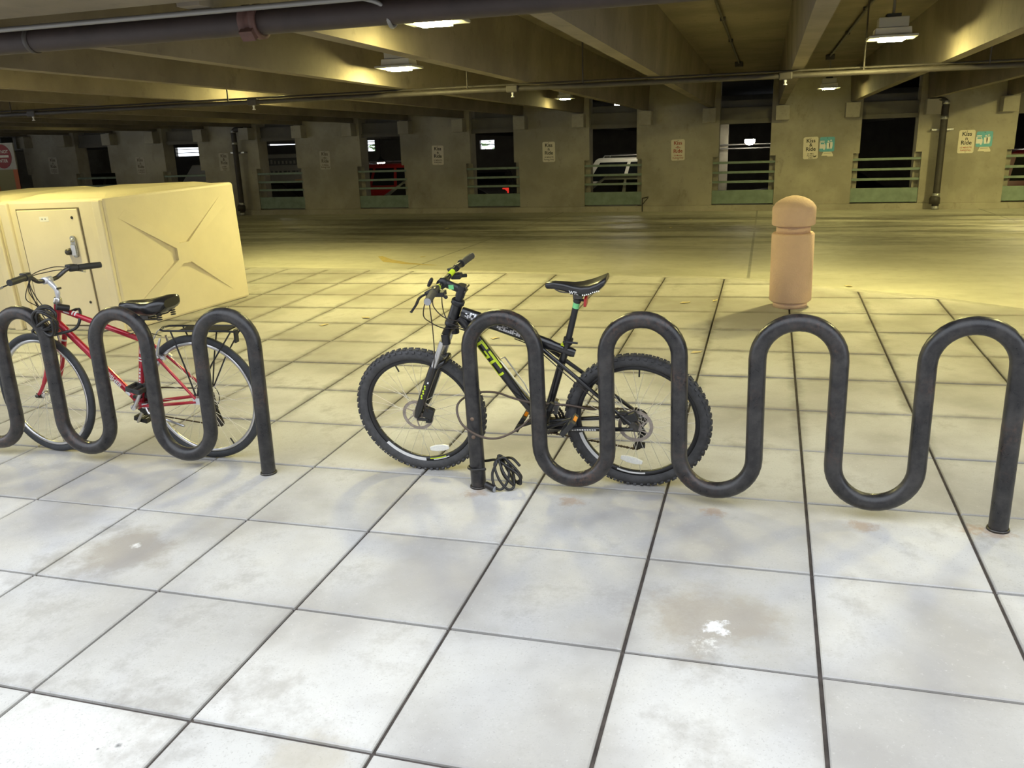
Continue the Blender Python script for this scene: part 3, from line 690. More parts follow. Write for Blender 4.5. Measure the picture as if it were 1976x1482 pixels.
# ================================================================== CARS BEYOND THE WALL
def car(x, y, head, kind, body, label, roof=None, plate_=True, rails=False, lights='taillight'):
    t = empty('suv' if kind == 'suv' else 'car', TR(x, y, BZ) @ RZ(head), label, 'car')
    L, Wd = (4.5, 0.92) if kind == 'suv' else (4.6, 0.88)
    belt = 1.06 if kind == 'suv' else 0.92; top = 1.80 if kind == 'suv' else 1.44
    hood = belt-0.03 if kind == 'suv' else 0.86
    if kind == 'suv': st = [(2.25, .42, .78, .80), (2.18, .30, .92, .90), (1.9, .24, hood-.02, .98), (1.0, .22, hood+.02, 1.0), (0.7, .22, belt, 1.0), (-1.9, .22, belt, 1.0), (-2.15, .28, belt-.02, .96), (-2.25, .42, belt-.2, .9)]
    else: st = [(2.3, .40, .60, .74), (2.2, .24, .72, .88), (1.8, .20, .80, .97), (0.95, .18, .90, 1.0), (0.7, .18, belt, 1.0), (-1.4, .18, belt+.02, 1.0), (-1.75, .20, .94, .98), (-2.2, .28, .90, .92), (-2.3, .42, .74, .82)]
    rings = []
    for sx_, zb, zt, ws in st:
        w = Wd*ws; zm = zb+(zt-zb)*0.55
        half = [(0.9*w, zb), (w, zb+0.10), (w, zm), (w*0.97, zt-0.07), (w*0.86, zt)]
        rings.append([V((sx_, -a, z)) for a, z in half] + [V((sx_, a, z)) for a, z in half[::-1]])
    q = MB(); q.loft(rings); q.build('body', body, t)
    if kind == 'suv': lo, hi = [(0.75, .86), (-2.12, .84)], [(0.28, .74), (-1.95, .72)]
    else: lo, hi = [(1.0, .80), (-1.85, .78)], [(0.25, .64), (-1.0, .62)]
    A = [V((lo[0][0], -lo[0][1], belt-0.02)), V((lo[0][0], lo[0][1], belt-0.02)), V((lo[1][0], lo[1][1], belt-0.02)), V((lo[1][0], -lo[1][1], belt-0.02))]
    Bt = [V((hi[0][0], -hi[0][1], top-0.05)), V((hi[0][0], hi[0][1], top-0.05)), V((hi[1][0], hi[1][1], top-0.05)), V((hi[1][0], -hi[1][1], top-0.05))]
    Ct = [V((p.x*0.9-0.04, p.y*0.86, top)) for p in Bt]
    q = MB(); q.add(A+Bt+Ct, [(0,1,5,4), (1,2,6,5), (2,3,7,6), (3,0,4,7), (4,5,9,8), (5,6,10,9), (6,7,11,10), (7,4,8,11), (8,9,10,11)], False)
    q.build('cabin', roof or body, t, None, 0.02)
    def pane(a, b_, c, d, u0, u1, v0=0.16, v1=0.90):
        nrm = (b_-a).cross(d-a).normalized(); cen = (a+b_+c+d)/4
        if nrm.dot(cen-V((0, 0, 1.1))) < 0: nrm = -nrm
        def pt(u, v): return (a.lerp(b_, u)).lerp(d.lerp(c, u), v)
        P = [pt(u0, v0), pt(u1, v0), pt(u1, v1), pt(u0, v1)]
        w = MB(); w.add([p+nrm*0.004 for p in P]+[p-nrm*0.01 for p in P], [(0,1,2,3), (7,6,5,4), (0,4,5,1), (1,5,6,2), (2,6,7,3), (3,7,4,0)]); w.build('window', 'glass', t)
    pane(A[0], A[1], Bt[1], Bt[0], 0.05, 0.95); pane(A[2], A[3], Bt[3], Bt[2], 0.06, 0.94)
    for (p, q_) in ((1, 2), (0, 3)):
        pane(A[p], A[q_], Bt[q_], Bt[p], 0.08, 0.43); pane(A[p], A[q_], Bt[q_], Bt[p], 0.47, 0.74); pane(A[p], A[q_], Bt[q_], Bt[p], 0.78, 0.95)
    wr = 0.37 if kind == 'suv' else 0.32
    for sx_ in (1.38, -1.38):
        for s_ in (-1, 1):
            q = MB(); q.lathe([(wr*0.55, -0.11), (wr, -0.10), (wr, 0.10), (wr*0.55, 0.11)], 24, (sx_, s_*(Wd-0.09), wr), 'Y', True); wo = q.build('wheel', 'tyre', t)
            q = MB(); q.lathe([(0.0, s_*0.09), (wr*0.2, s_*0.10), (wr*0.56, s_*0.10), (wr*0.58, -s_*0.05)], 20, (sx_, s_*(Wd-0.09), wr), 'Y'); q.build('hubcap', 'alu', wo)
    for s_ in (-1, 1):
        zl = 0.78 if kind == 'suv' else 0.64
        q = MB(); q.box((2.17, s_*0.62, zl), (0.16, 0.30, 0.13)); q.build('headlight', 'headlight', t, None, 0.03)
        q = MB(); q.box((-2.2, s_*0.68, zl+0.12), (0.12, 0.22, 0.18)); q.build('taillight', lights, t, None, 0.02)
        q = MB(); q.box((0.72, s_*(Wd+0.09), belt+0.05), (0.10, 0.18, 0.13)); q.build('mirror', body, t, None, 0.03)
        if rails:
            q = MB(); q.tube([(0.1, s_*0.55, top-0.03), (0.05, s_*0.55, top+0.07), (-1.7, s_*0.55, top+0.07), (-1.75, s_*0.55, top-0.03)], 0.02, 8); q.build('roof_rail', 'alu', t)
    if rails:
        for xx in (-0.4, -1.2):
            q = MB(); q.box((xx, 0, top+0.075), (0.06, 1.2, 0.025)); q.build('roof_bar', 'alu', t)
    if plate_:
        for xx in (2.3, -2.29):
            q = MB(); q.box((xx, 0, 0.52), (0.02, 0.32, 0.16)); q.build('license_plate', 'label_white', t)
    q = MB(); q.box((2.27, 0, 0.62 if kind == 'suv' else 0.52), (0.06, 0.9, 0.14)); q.build('grille', 'black_plastic', t)
    return t
car(-4.45, 18.2, PI-0.05, 'sedan', 'car_silver', 'silver sedan behind the guard right of center, its roof curve and pillar showing')
car(-5.35, 22.0, PI, 'suv', 'car_black', 'black off-roader with a white roof seen over the guard', roof='car_white', rails=True)
car(-9.95, 18.2, PI+0.02, 'sedan', 'car_black', 'black sedan with pale pillars in front of the red car', roof='car_silver')
car(-13.45, 22.0, PI, 'suv', 'car_red', 'red car with pale roof rails seen over a guard', rails=True)
car(-10.5, 26.5, PI/2+0.2, 'sedan', 'car_grey', 'grey car far back with a light glinting on its roof')
car(0.35, 20.6, PI-0.06, 'sedan', 'car_black', 'dark car with a glinting mirror behind the guard under the lamp')
car(6.25, 18.3, 0.0, 'suv', 'car_wine', 'wine red car with a pale plate at the right edge')
car(-14.85, 18.2, PI, 'sedan', 'car_black', 'black car with a red tail light below the truck')
car(-20.6, 18.3, PI+0.05, 'suv', 'car_grey', 'dark car with a red tail light in the far left opening')
# box truck with a lettered side
t = empty('box_truck', TR(-18.3, 25.6, BZ), 'pale box truck with dark lettering bands behind the left opening', 'truck')
q = MB(); q.bbox((-2.6, -1.0, 0.95), (2.4, 1.0, 2.20)); q.build('box', 'truck_side', t, None, 0.02)
q = MB(); q.bbox((-2.62, -1.012, 1.80), (2.42, -1.0, 2.06)); q.build('band', 'truck_dark', t)
for i in range(30):
    q = MB(); w = random.uniform(0.05, 0.11); hh_ = random.uniform(0.10, 0.17); q.bbox((-2.5+i*0.16, -1.02, 1.85), (-2.5+i*0.16+w, -1.012, 1.85+hh_)); q.build('print_block', 'truck_side', t)
for i in range(26):
    q = MB(); q.bbox((-2.45+i*0.18, -1.012, 1.50), (-2.45+i*0.18+random.uniform(.07, .14), -1.0, 1.60)); q.build('print_block', 'truck_dark', t)
q = MB(); q.bbox((0.7, -1.014, 1.05), (2.3, -1.0, 1.28)); q.build('tan_band', 'tan_band', t)
q = MB(); q.bbox((-3.9, -0.9, 0.45), (2.4, 0.9, 0.95)); q.build('chassis', 'dark_metal', t)
q = MB(); q.prism([(-2.65, 0.6), (-2.65, 1.9), (-3.8, 1.9), (-4.4, 1.2), (-4.4, 0.6)], lambda p: V((p[0], -0.9, p[1])), lambda p: V((p[0], 0.9, p[1]))); q.build('cab', 'car_white', t, None, 0.04)
for xx in (1.5, -3.3):
    for s_ in (-1, 1):
        q = MB(); q.lathe([(0.2, -0.12), (0.42, -0.12), (0.42, 0.12), (0.2, 0.12)], 22, (xx, s_*0.82, 0.42), 'Y', True); q.build('wheel', 'tyre', t)
p0, p1 = at_far(1386, 1404, 280, 24.8)
t = empty('concrete_column', TR((p0.x+p1.x)/2, 24.9, BZ), 'pale concrete column lit by the glaring lamp', 'column')
q = MB(); q.bbox((-0.16, -0.16, 0.02), (0.16, 0.16, 2.84)); q.build('shaft', 'wall', t, None, 0.02)
q = MB(); q.bbox((-0.2, -0.2, 0), (0.2, 0.2, 0.12)); q.build('footing', 'kerb', t)
p0 = at_far(1386, 1386, 280, 24.4)[0]
t = empty('barrier_rail', TR(p0.x+0.8, 24.55, BZ), 'pale double rail crossing below the glaring lamp', 'rail')
for z in (p0.z, p0.z-0.12):
    q = MB(); q.tube([(-1.2, 0, z-BZ), (1.8, 0, z-BZ)], 0.02, 10); q.build('rail', 'conduit', t)
for x in (-1.15, 1.75):
    q = MB(); q.bbox((x-0.03, -0.03, 0), (x+0.03, 0.03, p0.z-BZ+0.03)); q.build('post', 'conduit', t)
# greenery outside the far louvers
for i, (x, y) in enumerate(((-24, 38.5), (-21.5, 39.5), (-14, 38.5))):
    q = MB()
    for k in range(220):
        p = V((random.gauss(0, 0.7), random.gauss(0, 0.5), random.uniform(-0.3, 1.9))); a = random.uniform(0, 6.3); s_ = 0.16
        d1 = V((math.cos(a), math.sin(a), random.uniform(-.5, .5)))*s_; d2 = V((-math.sin(a), math.cos(a), random.uniform(-.8, .8)))*s_*0.6
        q.add([p-d1, p-d2, p+d1, p+d2], [(0, 1, 2, 3)])
    t = empty('shrub', TR(x, y, BZ+0.6), ('leafy shrub seen through the far left louvers', 'leafy shrub beside another outside the far left louvers', 'leafy shrub outside the louvers behind the truck')[i], 'shrub')
    fo = q.build('foliage', 'foliage', t); fo['kind'] = 'stuff'
    q = MB(); q.tube([(0, 0, -0.6), (0.05, 0, 0.8)], [0.05, 0.02], 8); q.build('trunk', 'olive', t)

# ================================================================== MARKS AND LITTER ON THE FLOOR
def floor_z(x, y): return 0.0
t = MB(); pts0 = [(-6.35, 7.95), (-6.0, 7.55), (-5.6, 7.25), (-5.1, 7.05)]
top = [V((x, y, 0.003)) for x, y in pts0]; bot = [V((x-0.05, y-w, 0.003)) for (x, y), w in zip(pts0, (0.05, 0.22, 0.12, 0.02))]
tag(t.add(top+bot, [(i, i+1, 4+i+1, 4+i) for i in range(3)]).build('painted_arrow', 'yellow_paint'), 'faded yellow painted stroke on the drive left of the handlebar', 'road marking')
def leaf(px, py, lab='small pale dry leaf lying on the ground', s=1.0, onpav=True):
    d = fw + rt*((px-988)/F_PX) + up*((741-py)/F_PX)
    if onpav: tt = (-CAM.dot(ez))/d.dot(ez); p = CAM+d*tt; fr = S.to_3x3()
    else: tt = -CAM.z/d.z; p = CAM+d*tt; fr = M.Identity(3)
    a = random.uniform(0, 6.3); L = random.uniform(0.028, 0.045)*s; w = L*0.45; rot = M.Rotation(a, 3, 'Z')
    P = [V((-L, 0, 0.006)), V((-L*.3, -w, 0.010)), V((L*.5, -w*.7, 0.007)), V((L, 0, 0.012)), V((L*.5, w*.7, 0.006)), V((-L*.3, w, 0.012)), V((0, 0, 0.003))]
    q = MB(); P2 = [v+V((0, 0, -0.0025)) for v in P]
    rim = [(i, (i+1) % 6) for i in range(6)]
    q.add(P+P2, [(i, j, 6) for i, j in rim]+[(7+j, 7+i, 13) for i, j in rim]+[(i, 7+i, 7+j, j) for i, j in rim])
    o = q.build('leaf', 'leaf', None, M.Translation(p) @ (fr @ rot).to_4x4()); tag(o, lab, 'leaf', 'dry leaves scattered on the ground')
for px, py, lb in ((1322, 585, 'nearest pale leaf left of the bollard foot'), (1380, 581, 'pale leaf between the bollard foot and another leaf'), (955, 654, 'pale leaf under the top tube of the black bike'), (706, 614, 'pale leaf left of the black bike stem'), (1344, 681, 'pale leaf between the second and third rack arches'), (1328, 776, 'pale leaf just right of the rear wheel hub'), (625, 628, 'pale leaf right of the left rack')):
    leaf(px, py, lb, 1.25)
for px, py, lb in ((1650, 586, 'pale leaf right of the bollard foot'), (1748, 570, 'pale leaf farther right of the bollard'), (1637, 553, 'pale leaf just behind and right of the bollard'), (1333, 424, 'pale scrap near the wall under the red lettered sign'), (1294, 440, 'pale scrap on the drive left of another near the wall'), (862, 441, 'pale scrap on the dark lane in the middle'), (816, 496, 'pale scrap beside the painted stroke')): leaf(px, py, lb, 1.3, False)

# ================================================================== BOLLARD
t = empty('bollard', S @ TR(-0.605, 3.93, 0), 'stocky pinkish stone bollard with domed cap', 'bollard')
R_ = 0.174
q = MB(); q.lathe([(0.0, 0.048), (R_-0.012, 0.05), (R_, 0.062), (R_, 0.622), (R_-0.012, 0.636), (0.0, 0.637)], 48); q.build('shaft', 'bollard', t)
q = MB(); q.lathe([(0.0, 0.0), (0.142, 0.0), (0.142, 0.052), (0, 0.053)], 40); q.build('plinth', 'bollard', t)
q = MB(); q.lathe([(0.0, 0.634), (0.138, 0.635), (0.138, 0.702), (0, 0.703)], 40); q.build('neck', 'bollard', t)
q = MB(); q.lathe([(0.0, 0.698), (R_-0.006, 0.70), (R_+0.002, 0.708), (R_+0.002, 0.845), (R_-0.01, 0.862), (0.15, 0.883), (0.115, 0.909), (0.07, 0.930), (0.03, 0.940), (0.0, 0.942)], 48); q.build('cap', 'bollard', t)

# ================================================================== BIKE LOCKERS
def locker(fl, fr, br, bl, h, lab, side=True):
    t = empty('bike_locker', S @ TR(fr[0], fr[1], 0), lab, 'locker', 'beige bike lockers')
    o = V((fr[0], fr[1], 0)); FL, FR, BR, BL = (V((p[0], p[1], 0))-o for p in (fl, fr, br, bl))
    up_ = V((0, 0, h)); lean = 0.05
    cen = (FL+FR+BR+BL)/4
    def up_p(p, k=1.0): return p+up_*k
    q = MB(); q.add([FL, FR, BR, BL, up_p(FL), up_p(FR), up_p(BR), up_p(BL)], [(0,3,2,1), (4,5,6,7), (0,1,5,4), (1,2,6,5), (2,3,7,6), (3,0,4,7)])
    q.build('shell', 'locker', t, None, 0.025)
    # lid: low crowned panel with two shallow steps
    q = MB(); L0 = [p.lerp(cen, 0.10)+up_ for p in (FL, FR, BR, BL)]; L1 = [p.lerp(cen, 0.34)+up_+V((0, 0, 0.035)) for p in (FL, FR, BR, BL)]
    q.add([p+V((0,0,-0.01)) for p in L0]+L1, [(0,1,5,4), (1,2,6,5), (2,3,7,6), (3,0,4,7), (4,5,6,7)]); q.build('lid', 'locker', t, None, 0.008)
    # front: frame posts and the inset door
    ax = (FR-FL); wd = ax.length; ax.normalize(); out = V((ax.y, -ax.x, 0)); 
    fm = M((ax, -out, V((0, 0, 1)))).transposed().to_4x4(); fm.translation = FL
    d0, d1, z0, z1 = 0.20, wd-0.28, 0.06, h-0.085
    q = MB(); q.bbox((d0-0.012, -0.006, z0-0.012), (d1+0.012, 0.004, z1+0.012)); q.build('door_gap', 'locker_gap', t, fm)
    q = MB(); q.bbox((d0, -0.014, z0), (d1, 0.004, z1)); door = q.build('door', 'locker_door', t, fm, 0.006)
    for a, c in ((0.02, 0.12), (wd-0.10, wd-0.01)):
        q = MB(); q.bbox((a, -0.03, 0.0), (c, 0.01, h-0.015)); q.build('corner_post', 'locker', t, fm, 0.012)
    q = MB(); q.bbox((wd-0.165, -0.004, 0.02), (wd-0.115, 0.006, h-0.03)); q.build('groove', 'locker_gap' if False else 'locker', t, fm)
    # latch with cylinder lock
    lx, lz = d1-0.10, h*0.655
    q = MB(); q.prism(rrect(0.055, 0.20, 0.026), lambda p: V((lx+p[0], -0.034, lz+p[1])), lambda p: V((lx+p[0], -0.014, lz+p[1]))); lat = q.build('latch', 'galv', door, None, 0.004)
    q = MB(); q.lathe([(0.0, -0.06), (0.026, -0.058), (0.03, -0.03), (0.03, -0.015)], 16, (lx-0.062, 0, lz-0.045), 'Y'); q.build('padlock', 'dark_steel', door)
    q = MB(); q.lathe([(0.0, -0.045), (0.016, -0.043), (0.018, -0.034)], 14, (lx, 0, lz+0.06), 'Y'); q.build('keyhole', 'steel', lat)
    q = MB(); q.bbox((lx-0.03, -0.042, lz-0.08), (lx+0.02, -0.034, lz+0.02)); q.build('handle', 'steel', lat, None, 0.003)
    q = MB(); q.bbox((d0+0.245, -0.0155, z1-0.105), (d0+0.345, -0.0135, z1-0.06)); st_ = q.build('label_sticker', 'label_white', door)
    for a in (0.275, 0.31):
        q = MB(); q.bbox((d0+a-0.008, -0.0162, z1-0.089), (d0+a+0.008, -0.0154, z1-0.076)); q.build('print_mark', 'grey_print', st_)
    for a, c in ((d1-0.07, z1-0.075), (d1-0.06, z0+0.22)):
        q = MB(); q.lathe([(0.0, -0.02), (0.012, -0.019), (0.014, -0.013)], 12, (a, 0, c), 'Y'); q.build('bolt', 'dark_steel', door)
    if side:
        # right side: four shallow wedge panels leave an X between them
        bx = (BR-FR); dl = bx.length; bx.normalize(); o2 = V((bx.y, -bx.x, 0))
        sm = M((bx, o2, V((0, 0, 1)))).transposed().to_4x4(); sm.translation = FR
        cu, cv, g, dp = dl*0.50, h*0.50, 0.10, 0.034
        k = 0.055; e = 0.15; ou, ov = dl*0.42, h*0.40
        ctr = [(cu-g, cv-k), (cu-k, cv-g), (cu+k, cv-g), (cu+g, cv-k), (cu+g, cv+k), (cu+k, cv+g), (cu-k, cv+g), (cu-g, cv+k)]
        P = [V((p[0], dp, p[1])) for p in ctr]; G = [V((p[0], -0.01, p[1])) for p in ctr]
        tips = [((-ou, -ov+0.07), (-ou+0.09, -ov)), ((ou-0.09, -ov), (ou, -ov+0.07)), ((ou, ov-0.07), (ou-0.09, ov)), ((-ou+0.09, ov), (-ou, ov-0.07))]
        top, rim = [V((cu, dp, cv))], []
        for j, (t0, t1) in enumerate(tips):
            rim += [P[2*j-1], P[2*j], V((cu+t0[0], 0.0008, cv+t0[1])), V((cu+t1[0], 0.0008, cv+t1[1]))] if False else [P[2*j], V((cu+t0[0], 0.0008, cv+t0[1])), V((cu+t1[0], 0.0008, cv+t1[1])), P[2*j+1]]
        nn = len(rim); low = [V((p.x, -0.012, p.z)) for p in rim]
        w = MB(); fs = []
        for j in range(4):
            o4 = 4*j; nx = (o4+4) % nn
            fs += [(o4, o4+1, o4+2, o4+3), (2*nn, o4, o4+3), (2*nn, o4+3, nx)]
        fs += [(i, (i+1) % nn, nn+(i+1) % nn, nn+i) for i in range(nn)]
        w.add(rim+low+[V((cu, dp, cv))], fs); w.build('pressed_cross', 'locker', t, sm)
    return t
locker((-7.61, 2.575), (-6.455, 2.60), (-6.18, 4.16), (-7.60, 4.16), 1.215, 'large beige bike locker with a pressed X on its side and a latched door')
locker((-8.80, 2.55), (-7.635, 2.575), (-7.625, 4.16), (-8.80, 4.16), 1.215, 'beige bike locker cut off by the left edge of the view', side=False)

# ================================================================== WAVE RACKS
def rack(x_left, y_l, x_right, y_r, legs, lab, lean=0.0):
    d = V((x_right-x_left, y_r-y_l, 0)); Lr = d.length; ang = math.atan2(d.y, d.x)
    t = empty('wave_bike_rack', S @ TR(x_left, y_l, 0) @ RZ(ang), lab, 'bike rack', 'wave bike racks')
    p = Lr/(legs-1); rb = p/2; rr = 0.0362; zt, zl = 0.842-rb, 0.078+rb
    path = [V((0, 0, 0.004)), V((0, 0, 0.3))]
    for i in range(legs-1):
        cx = (i+0.5)*p
        if i % 2 == 0:
            path += [V((cx-rb*math.cos(a), 0, zt+rb*math.sin(a))) for a in [PI*k/18 for k in range(19)]]
        else:
            path += [V((cx-rb*math.cos(a), 0, zl-rb*math.sin(a))) for a in [PI*k/18 for k in range(19)]]
    path += [V((Lr, 0, 0.3)), V((Lr, 0, 0.004))]
    path = [V((p_.x+lean*p_.z, p_.y, p_.z)) for p_ in path]
    q = MB(); q.tube(path, rr, 24); q.build('wave_tube', 'rack', t)
    for x in (0, Lr):
        q = MB(); q.lathe([(rr+0.001, 0.002), (rr+0.007, 0.002), (rr+0.005, 0.010), (rr+0.001, 0.012)], 24, (x, 0, 0), 'Z', True); q.build('base_ring', 'dark_steel', t)
    for x, z in ((0.004, 0.36), (0.004, 0.27)):
        q = MB(); q.lathe([(0.0, -rr-0.003), (0.009, -rr-0.002), (0.010, -rr+0.004)], 12, (x, 0, z), 'Y'); q.build('plug', 'plug_brown', t)
    return t
rack(-2.104, -0.085, 0.116, -0.118, 8, 'black wave bike rack at the right, holding the black mountain bike')
rack(-5.467, -0.145, -3.248, -0.115, 8, 'black wave bike rack at the left, holding the red bicycle', 0.045)

# ================================================================== BICYCLES
def bike_root(name, Fp, Rp, phi, lab):
    Fv = V((*Fp, 0)); d = V((*Rp, 0))-Fv; a = d.normalized(); n0 = V((a.y, -a.x, 0))
    b_ = V((0, 0, math.cos(phi)))+n0*math.sin(phi); yv = b_.cross(a)
    m = M(((a.x, yv.x, b_.x, Fv.x), (a.y, yv.y, b_.y, Fv.y), (a.z, yv.z, b_.z, Fv.z), (0, 0, 0, 1)))
    return empty(name, S @ m, lab, 'bicycle')
def steer_mat(top, bot, ang):
    ax = (V(top)-V(bot)).normalized(); return M.Translation(V(bot)) @ M.Rotation(ang, 4, ax) @ M.Translation(-V(bot))
def ring(r0_, r1, w0, w1, n=96): return [(r0_, -w0), (r0_, w0), (r1, w1), (r1, -w1)]
def wheel(root, name, c, R_o, tw, r_in, rim_h, mtx, o):
    """tyre + rim + hub + spokes; axle along local Y, camera side is -Y"""
    m = mtx @ M.Translation(V(c))
    tb = MB(); rt_ = tw/2; rc = R_o-rt_*o.get('tall', 1.0); pr = []
    for k in range(16):
        a = 2*PI*k/16; pr.append((rc+rt_*o.get('tall', 1.0)*math.cos(a), rt_*math.sin(a)))
    tb.lathe(pr, 96, (0, 0, 0), 'Y', True)
    w = obj(name, tb.mesh(name, o['tyre']), root, m)
    if o.get('knobs'):
        kb = MB(); N = o['knobs']
        for i in range(N):
            for j, (yo, rr, sy) in enumerate(((-0.021, R_o-0.0095, 0.010), (-0.009, R_o-0.001, 0.010), (0.009, R_o-0.001, 0.010), (0.021, R_o-0.0095, 0.010))):
                a = 2*PI*(i+(0.5 if j in (1, 2) else 0))/N
                mt = M.Rotation(-a, 3, 'Y')
                tilt = M.Rotation((-1 if yo < 0 else 1)*(0.9 if abs(yo) > 0.015 else 0.25), 3, 'Z')
                kb.box(mt @ V((rr, yo*1.08, 0)), (0.010, sy, 0.013), mt @ tilt)
        ob = obj('tread', kb.mesh('tread', 'rubber'), w); ob['kind'] = 'stuff'
    hw = o.get('rim_w', 0.012)
    rb_ = MB(); rb_.lathe([(r_in, -hw*0.5), (r_in, hw*0.5), (r_in+0.006, hw), (r_in+rim_h, hw), (r_in+rim_h, -hw), (r_in+0.006, -hw)], 96, (0, 0, 0), 'Y', True)
    obj('rim', rb_.mesh('rim', o['rim']), w)
    for (a0, a1, mm, rr0, rr1) in o.get('decals', ()):
        dm = MB(); N = 22; P = []
        for k in range(N+1):
            a = a0+(a1-a0)*k/N
            for rr in (rr0, rr1): P.append(V((rr*math.cos(a), -hw-0.0012, rr*math.sin(a))))
        P2 = [p+V((0, 0.001, 0)) for p in P]; n2 = len(P)
        dm.add(P+P2, [(2*k, 2*k+1, 2*k+3, 2*k+2) for k in range(N)]+[(n2+2*k+2, n2+2*k+3, n2+2*k+1, n2+2*k) for k in range(N)])
        obj('rim_sticker', dm.mesh('rim_sticker', mm), w)
    fr_ = o.get('flange', 0.024); hy = o.get('hub_w', 0.030)
    hb = MB(); hb.lathe([(0.005, -0.052), (0.009, -0.05), (0.011, -hy-0.004), (fr_, -hy-0.002), (fr_, -hy+0.002), (0.014, -hy+0.008), (0.014, hy-0.008), (fr_, hy-0.002), (fr_, hy+0.002), (0.011, hy+0.004), (0.009, 0.05), (0.005, 0.052)], 24, (0, 0, 0), 'Y')
    obj('hub', hb.mesh('hub', o['hub']), w)
    ns = o.get('spokes', 32); sm = []
    for side in (-1, 1):
        for lead in (-1, 1):
            p0 = V((fr_*math.cos(lead*1.35), side*hy, fr_*math.sin(lead*1.35))); p1 = V((r_in+0.003, side*0.002, 0))
            sm.append(MB().tube([p0, p1], 0.0013, 5).mesh('spoke', o['spoke']))
    for i in range(ns):
        me = sm[(i % 2)*2+((i//2) % 2)]
        obj('spoke', me, w, RY(-2*PI*(i+0.2)/ns))
    va = o.get('valve', 1.9)
    q = MB(); q.tube([V((math.cos(va), 0, math.sin(va)))*(r_in+0.002), V((math.cos(va), 0, math.sin(va)))*(r_in-0.035)], 0.004, 8); q.build('valve', 'black_plastic', w)
    if o.get('rotor'):
        yo = -o['rotor_y']; rr = o['rotor']
        q = MB(); q.lathe([(rr-0.016, yo-0.001), (rr-0.016, yo+0.001), (rr, yo+0.001), (rr, yo-0.001)], 56, (0, 0, 0), 'Y', True, True)
        for k in range(6):
            a = 2*PI*k/6; q.bar((0.02*math.cos(a), yo, 0.02*math.sin(a)), ((rr-0.014)*math.cos(a+0.5), yo, (rr-0.014)*math.sin(a+0.5)), 0.006, 0.0018, (0, 1, 0))
        q.lathe([(0.016, yo-0.0015), (0.016, yo+0.0015), (0.026, yo+0.0015), (0.026, yo-0.0015)], 24, (0, 0, 0), 'Y', True, True)
        obj('disc_rotor', q.mesh('disc_rotor', 'rotor'), w)
    if o.get('reflector'):
        a, rr, tl = o['reflector']; c_ = V((rr*math.cos(a), -0.012, rr*math.sin(a)))
        q = MB(); mt = M.Rotation(tl, 3, 'Y')
        q.prism([(-0.052, -0.009), (-0.02, -0.017), (0.02, -0.017), (0.052, -0.009), (0.052, 0.009), (0.02, 0.017), (-0.02, 0.017), (-0.052, 0.009)], lambda p: c_+mt @ V((p[0], -0.006, p[1])), lambda p: c_+mt @ V((p[0], 0.006, p[1])))
        q.build('spoke_reflector', 'reflector_white', w, None, 0.003)
    return w
def saddle_mesh(st, n=20):
    """st: (x, half width, z top, z bottom, sag)"""
    rings = []
    for x, w, zt, zb, dip in st:
        rg = []
        for k in range(n):
            a = 2*PI*k/n; c, s_ = math.cos(a), math.sin(a)
            cx = math.copysign(abs(c)**0.75, c); sz = math.copysign(abs(s_)**0.7, s_)
            z = (zt+zb)/2+(zt-zb)/2*sz
            if s_ > 0: z -= dip*(1-abs(cx))
            rg.append(V((x, w*cx, z)))
        rings.append(rg)
    return MB().loft(rings)
def arm_decal(P0, P1, r, strips, m, parent, name='decal', lift=0.0008):
    """flat print wrapped on the camera side of a tube; strips are quads in (along, height) metres"""
    P0, P1 = V(P0), V(P1); d = (P1-P0); L = d.length; d.normalize(); side = V((0, -1, 0)); upv = side.cross(d); 
    if upv.z < 0: upv = -upv
    q = MB()
    def pt(s_, h, e):
        h = max(-r*0.98, min(r*0.98, h)); return P0+d*s_+upv*h+side*(math.sqrt(r*r-h*h)+e)
    for quad in strips:
        N = 4; a, b_, c, e_ = [V((x, y, 0)) for x, y in quad]
        vs = []; 
        for i in range(N+1):
            for j in range(N+1):
                p = a.lerp(b_, i/N).lerp(e_.lerp(c, i/N), j/N); vs.append(pt(p.x, p.y, lift))
        q.add(vs, [(i*(N+1)+j, i*(N+1)+j+1, (i+1)*(N+1)+j+1, (i+1)*(N+1)+j) for i in range(N) for j in range(N)])
    return q.build(name, m, parent)
def ribbon_letters(P0, P1, r, rects, m, parent): return arm_decal(P0, P1, r, [((x0, y0), (x1, y0), (x1, y1), (x0, y1)) for x0, y0, x1, y1 in rects], m, parent)

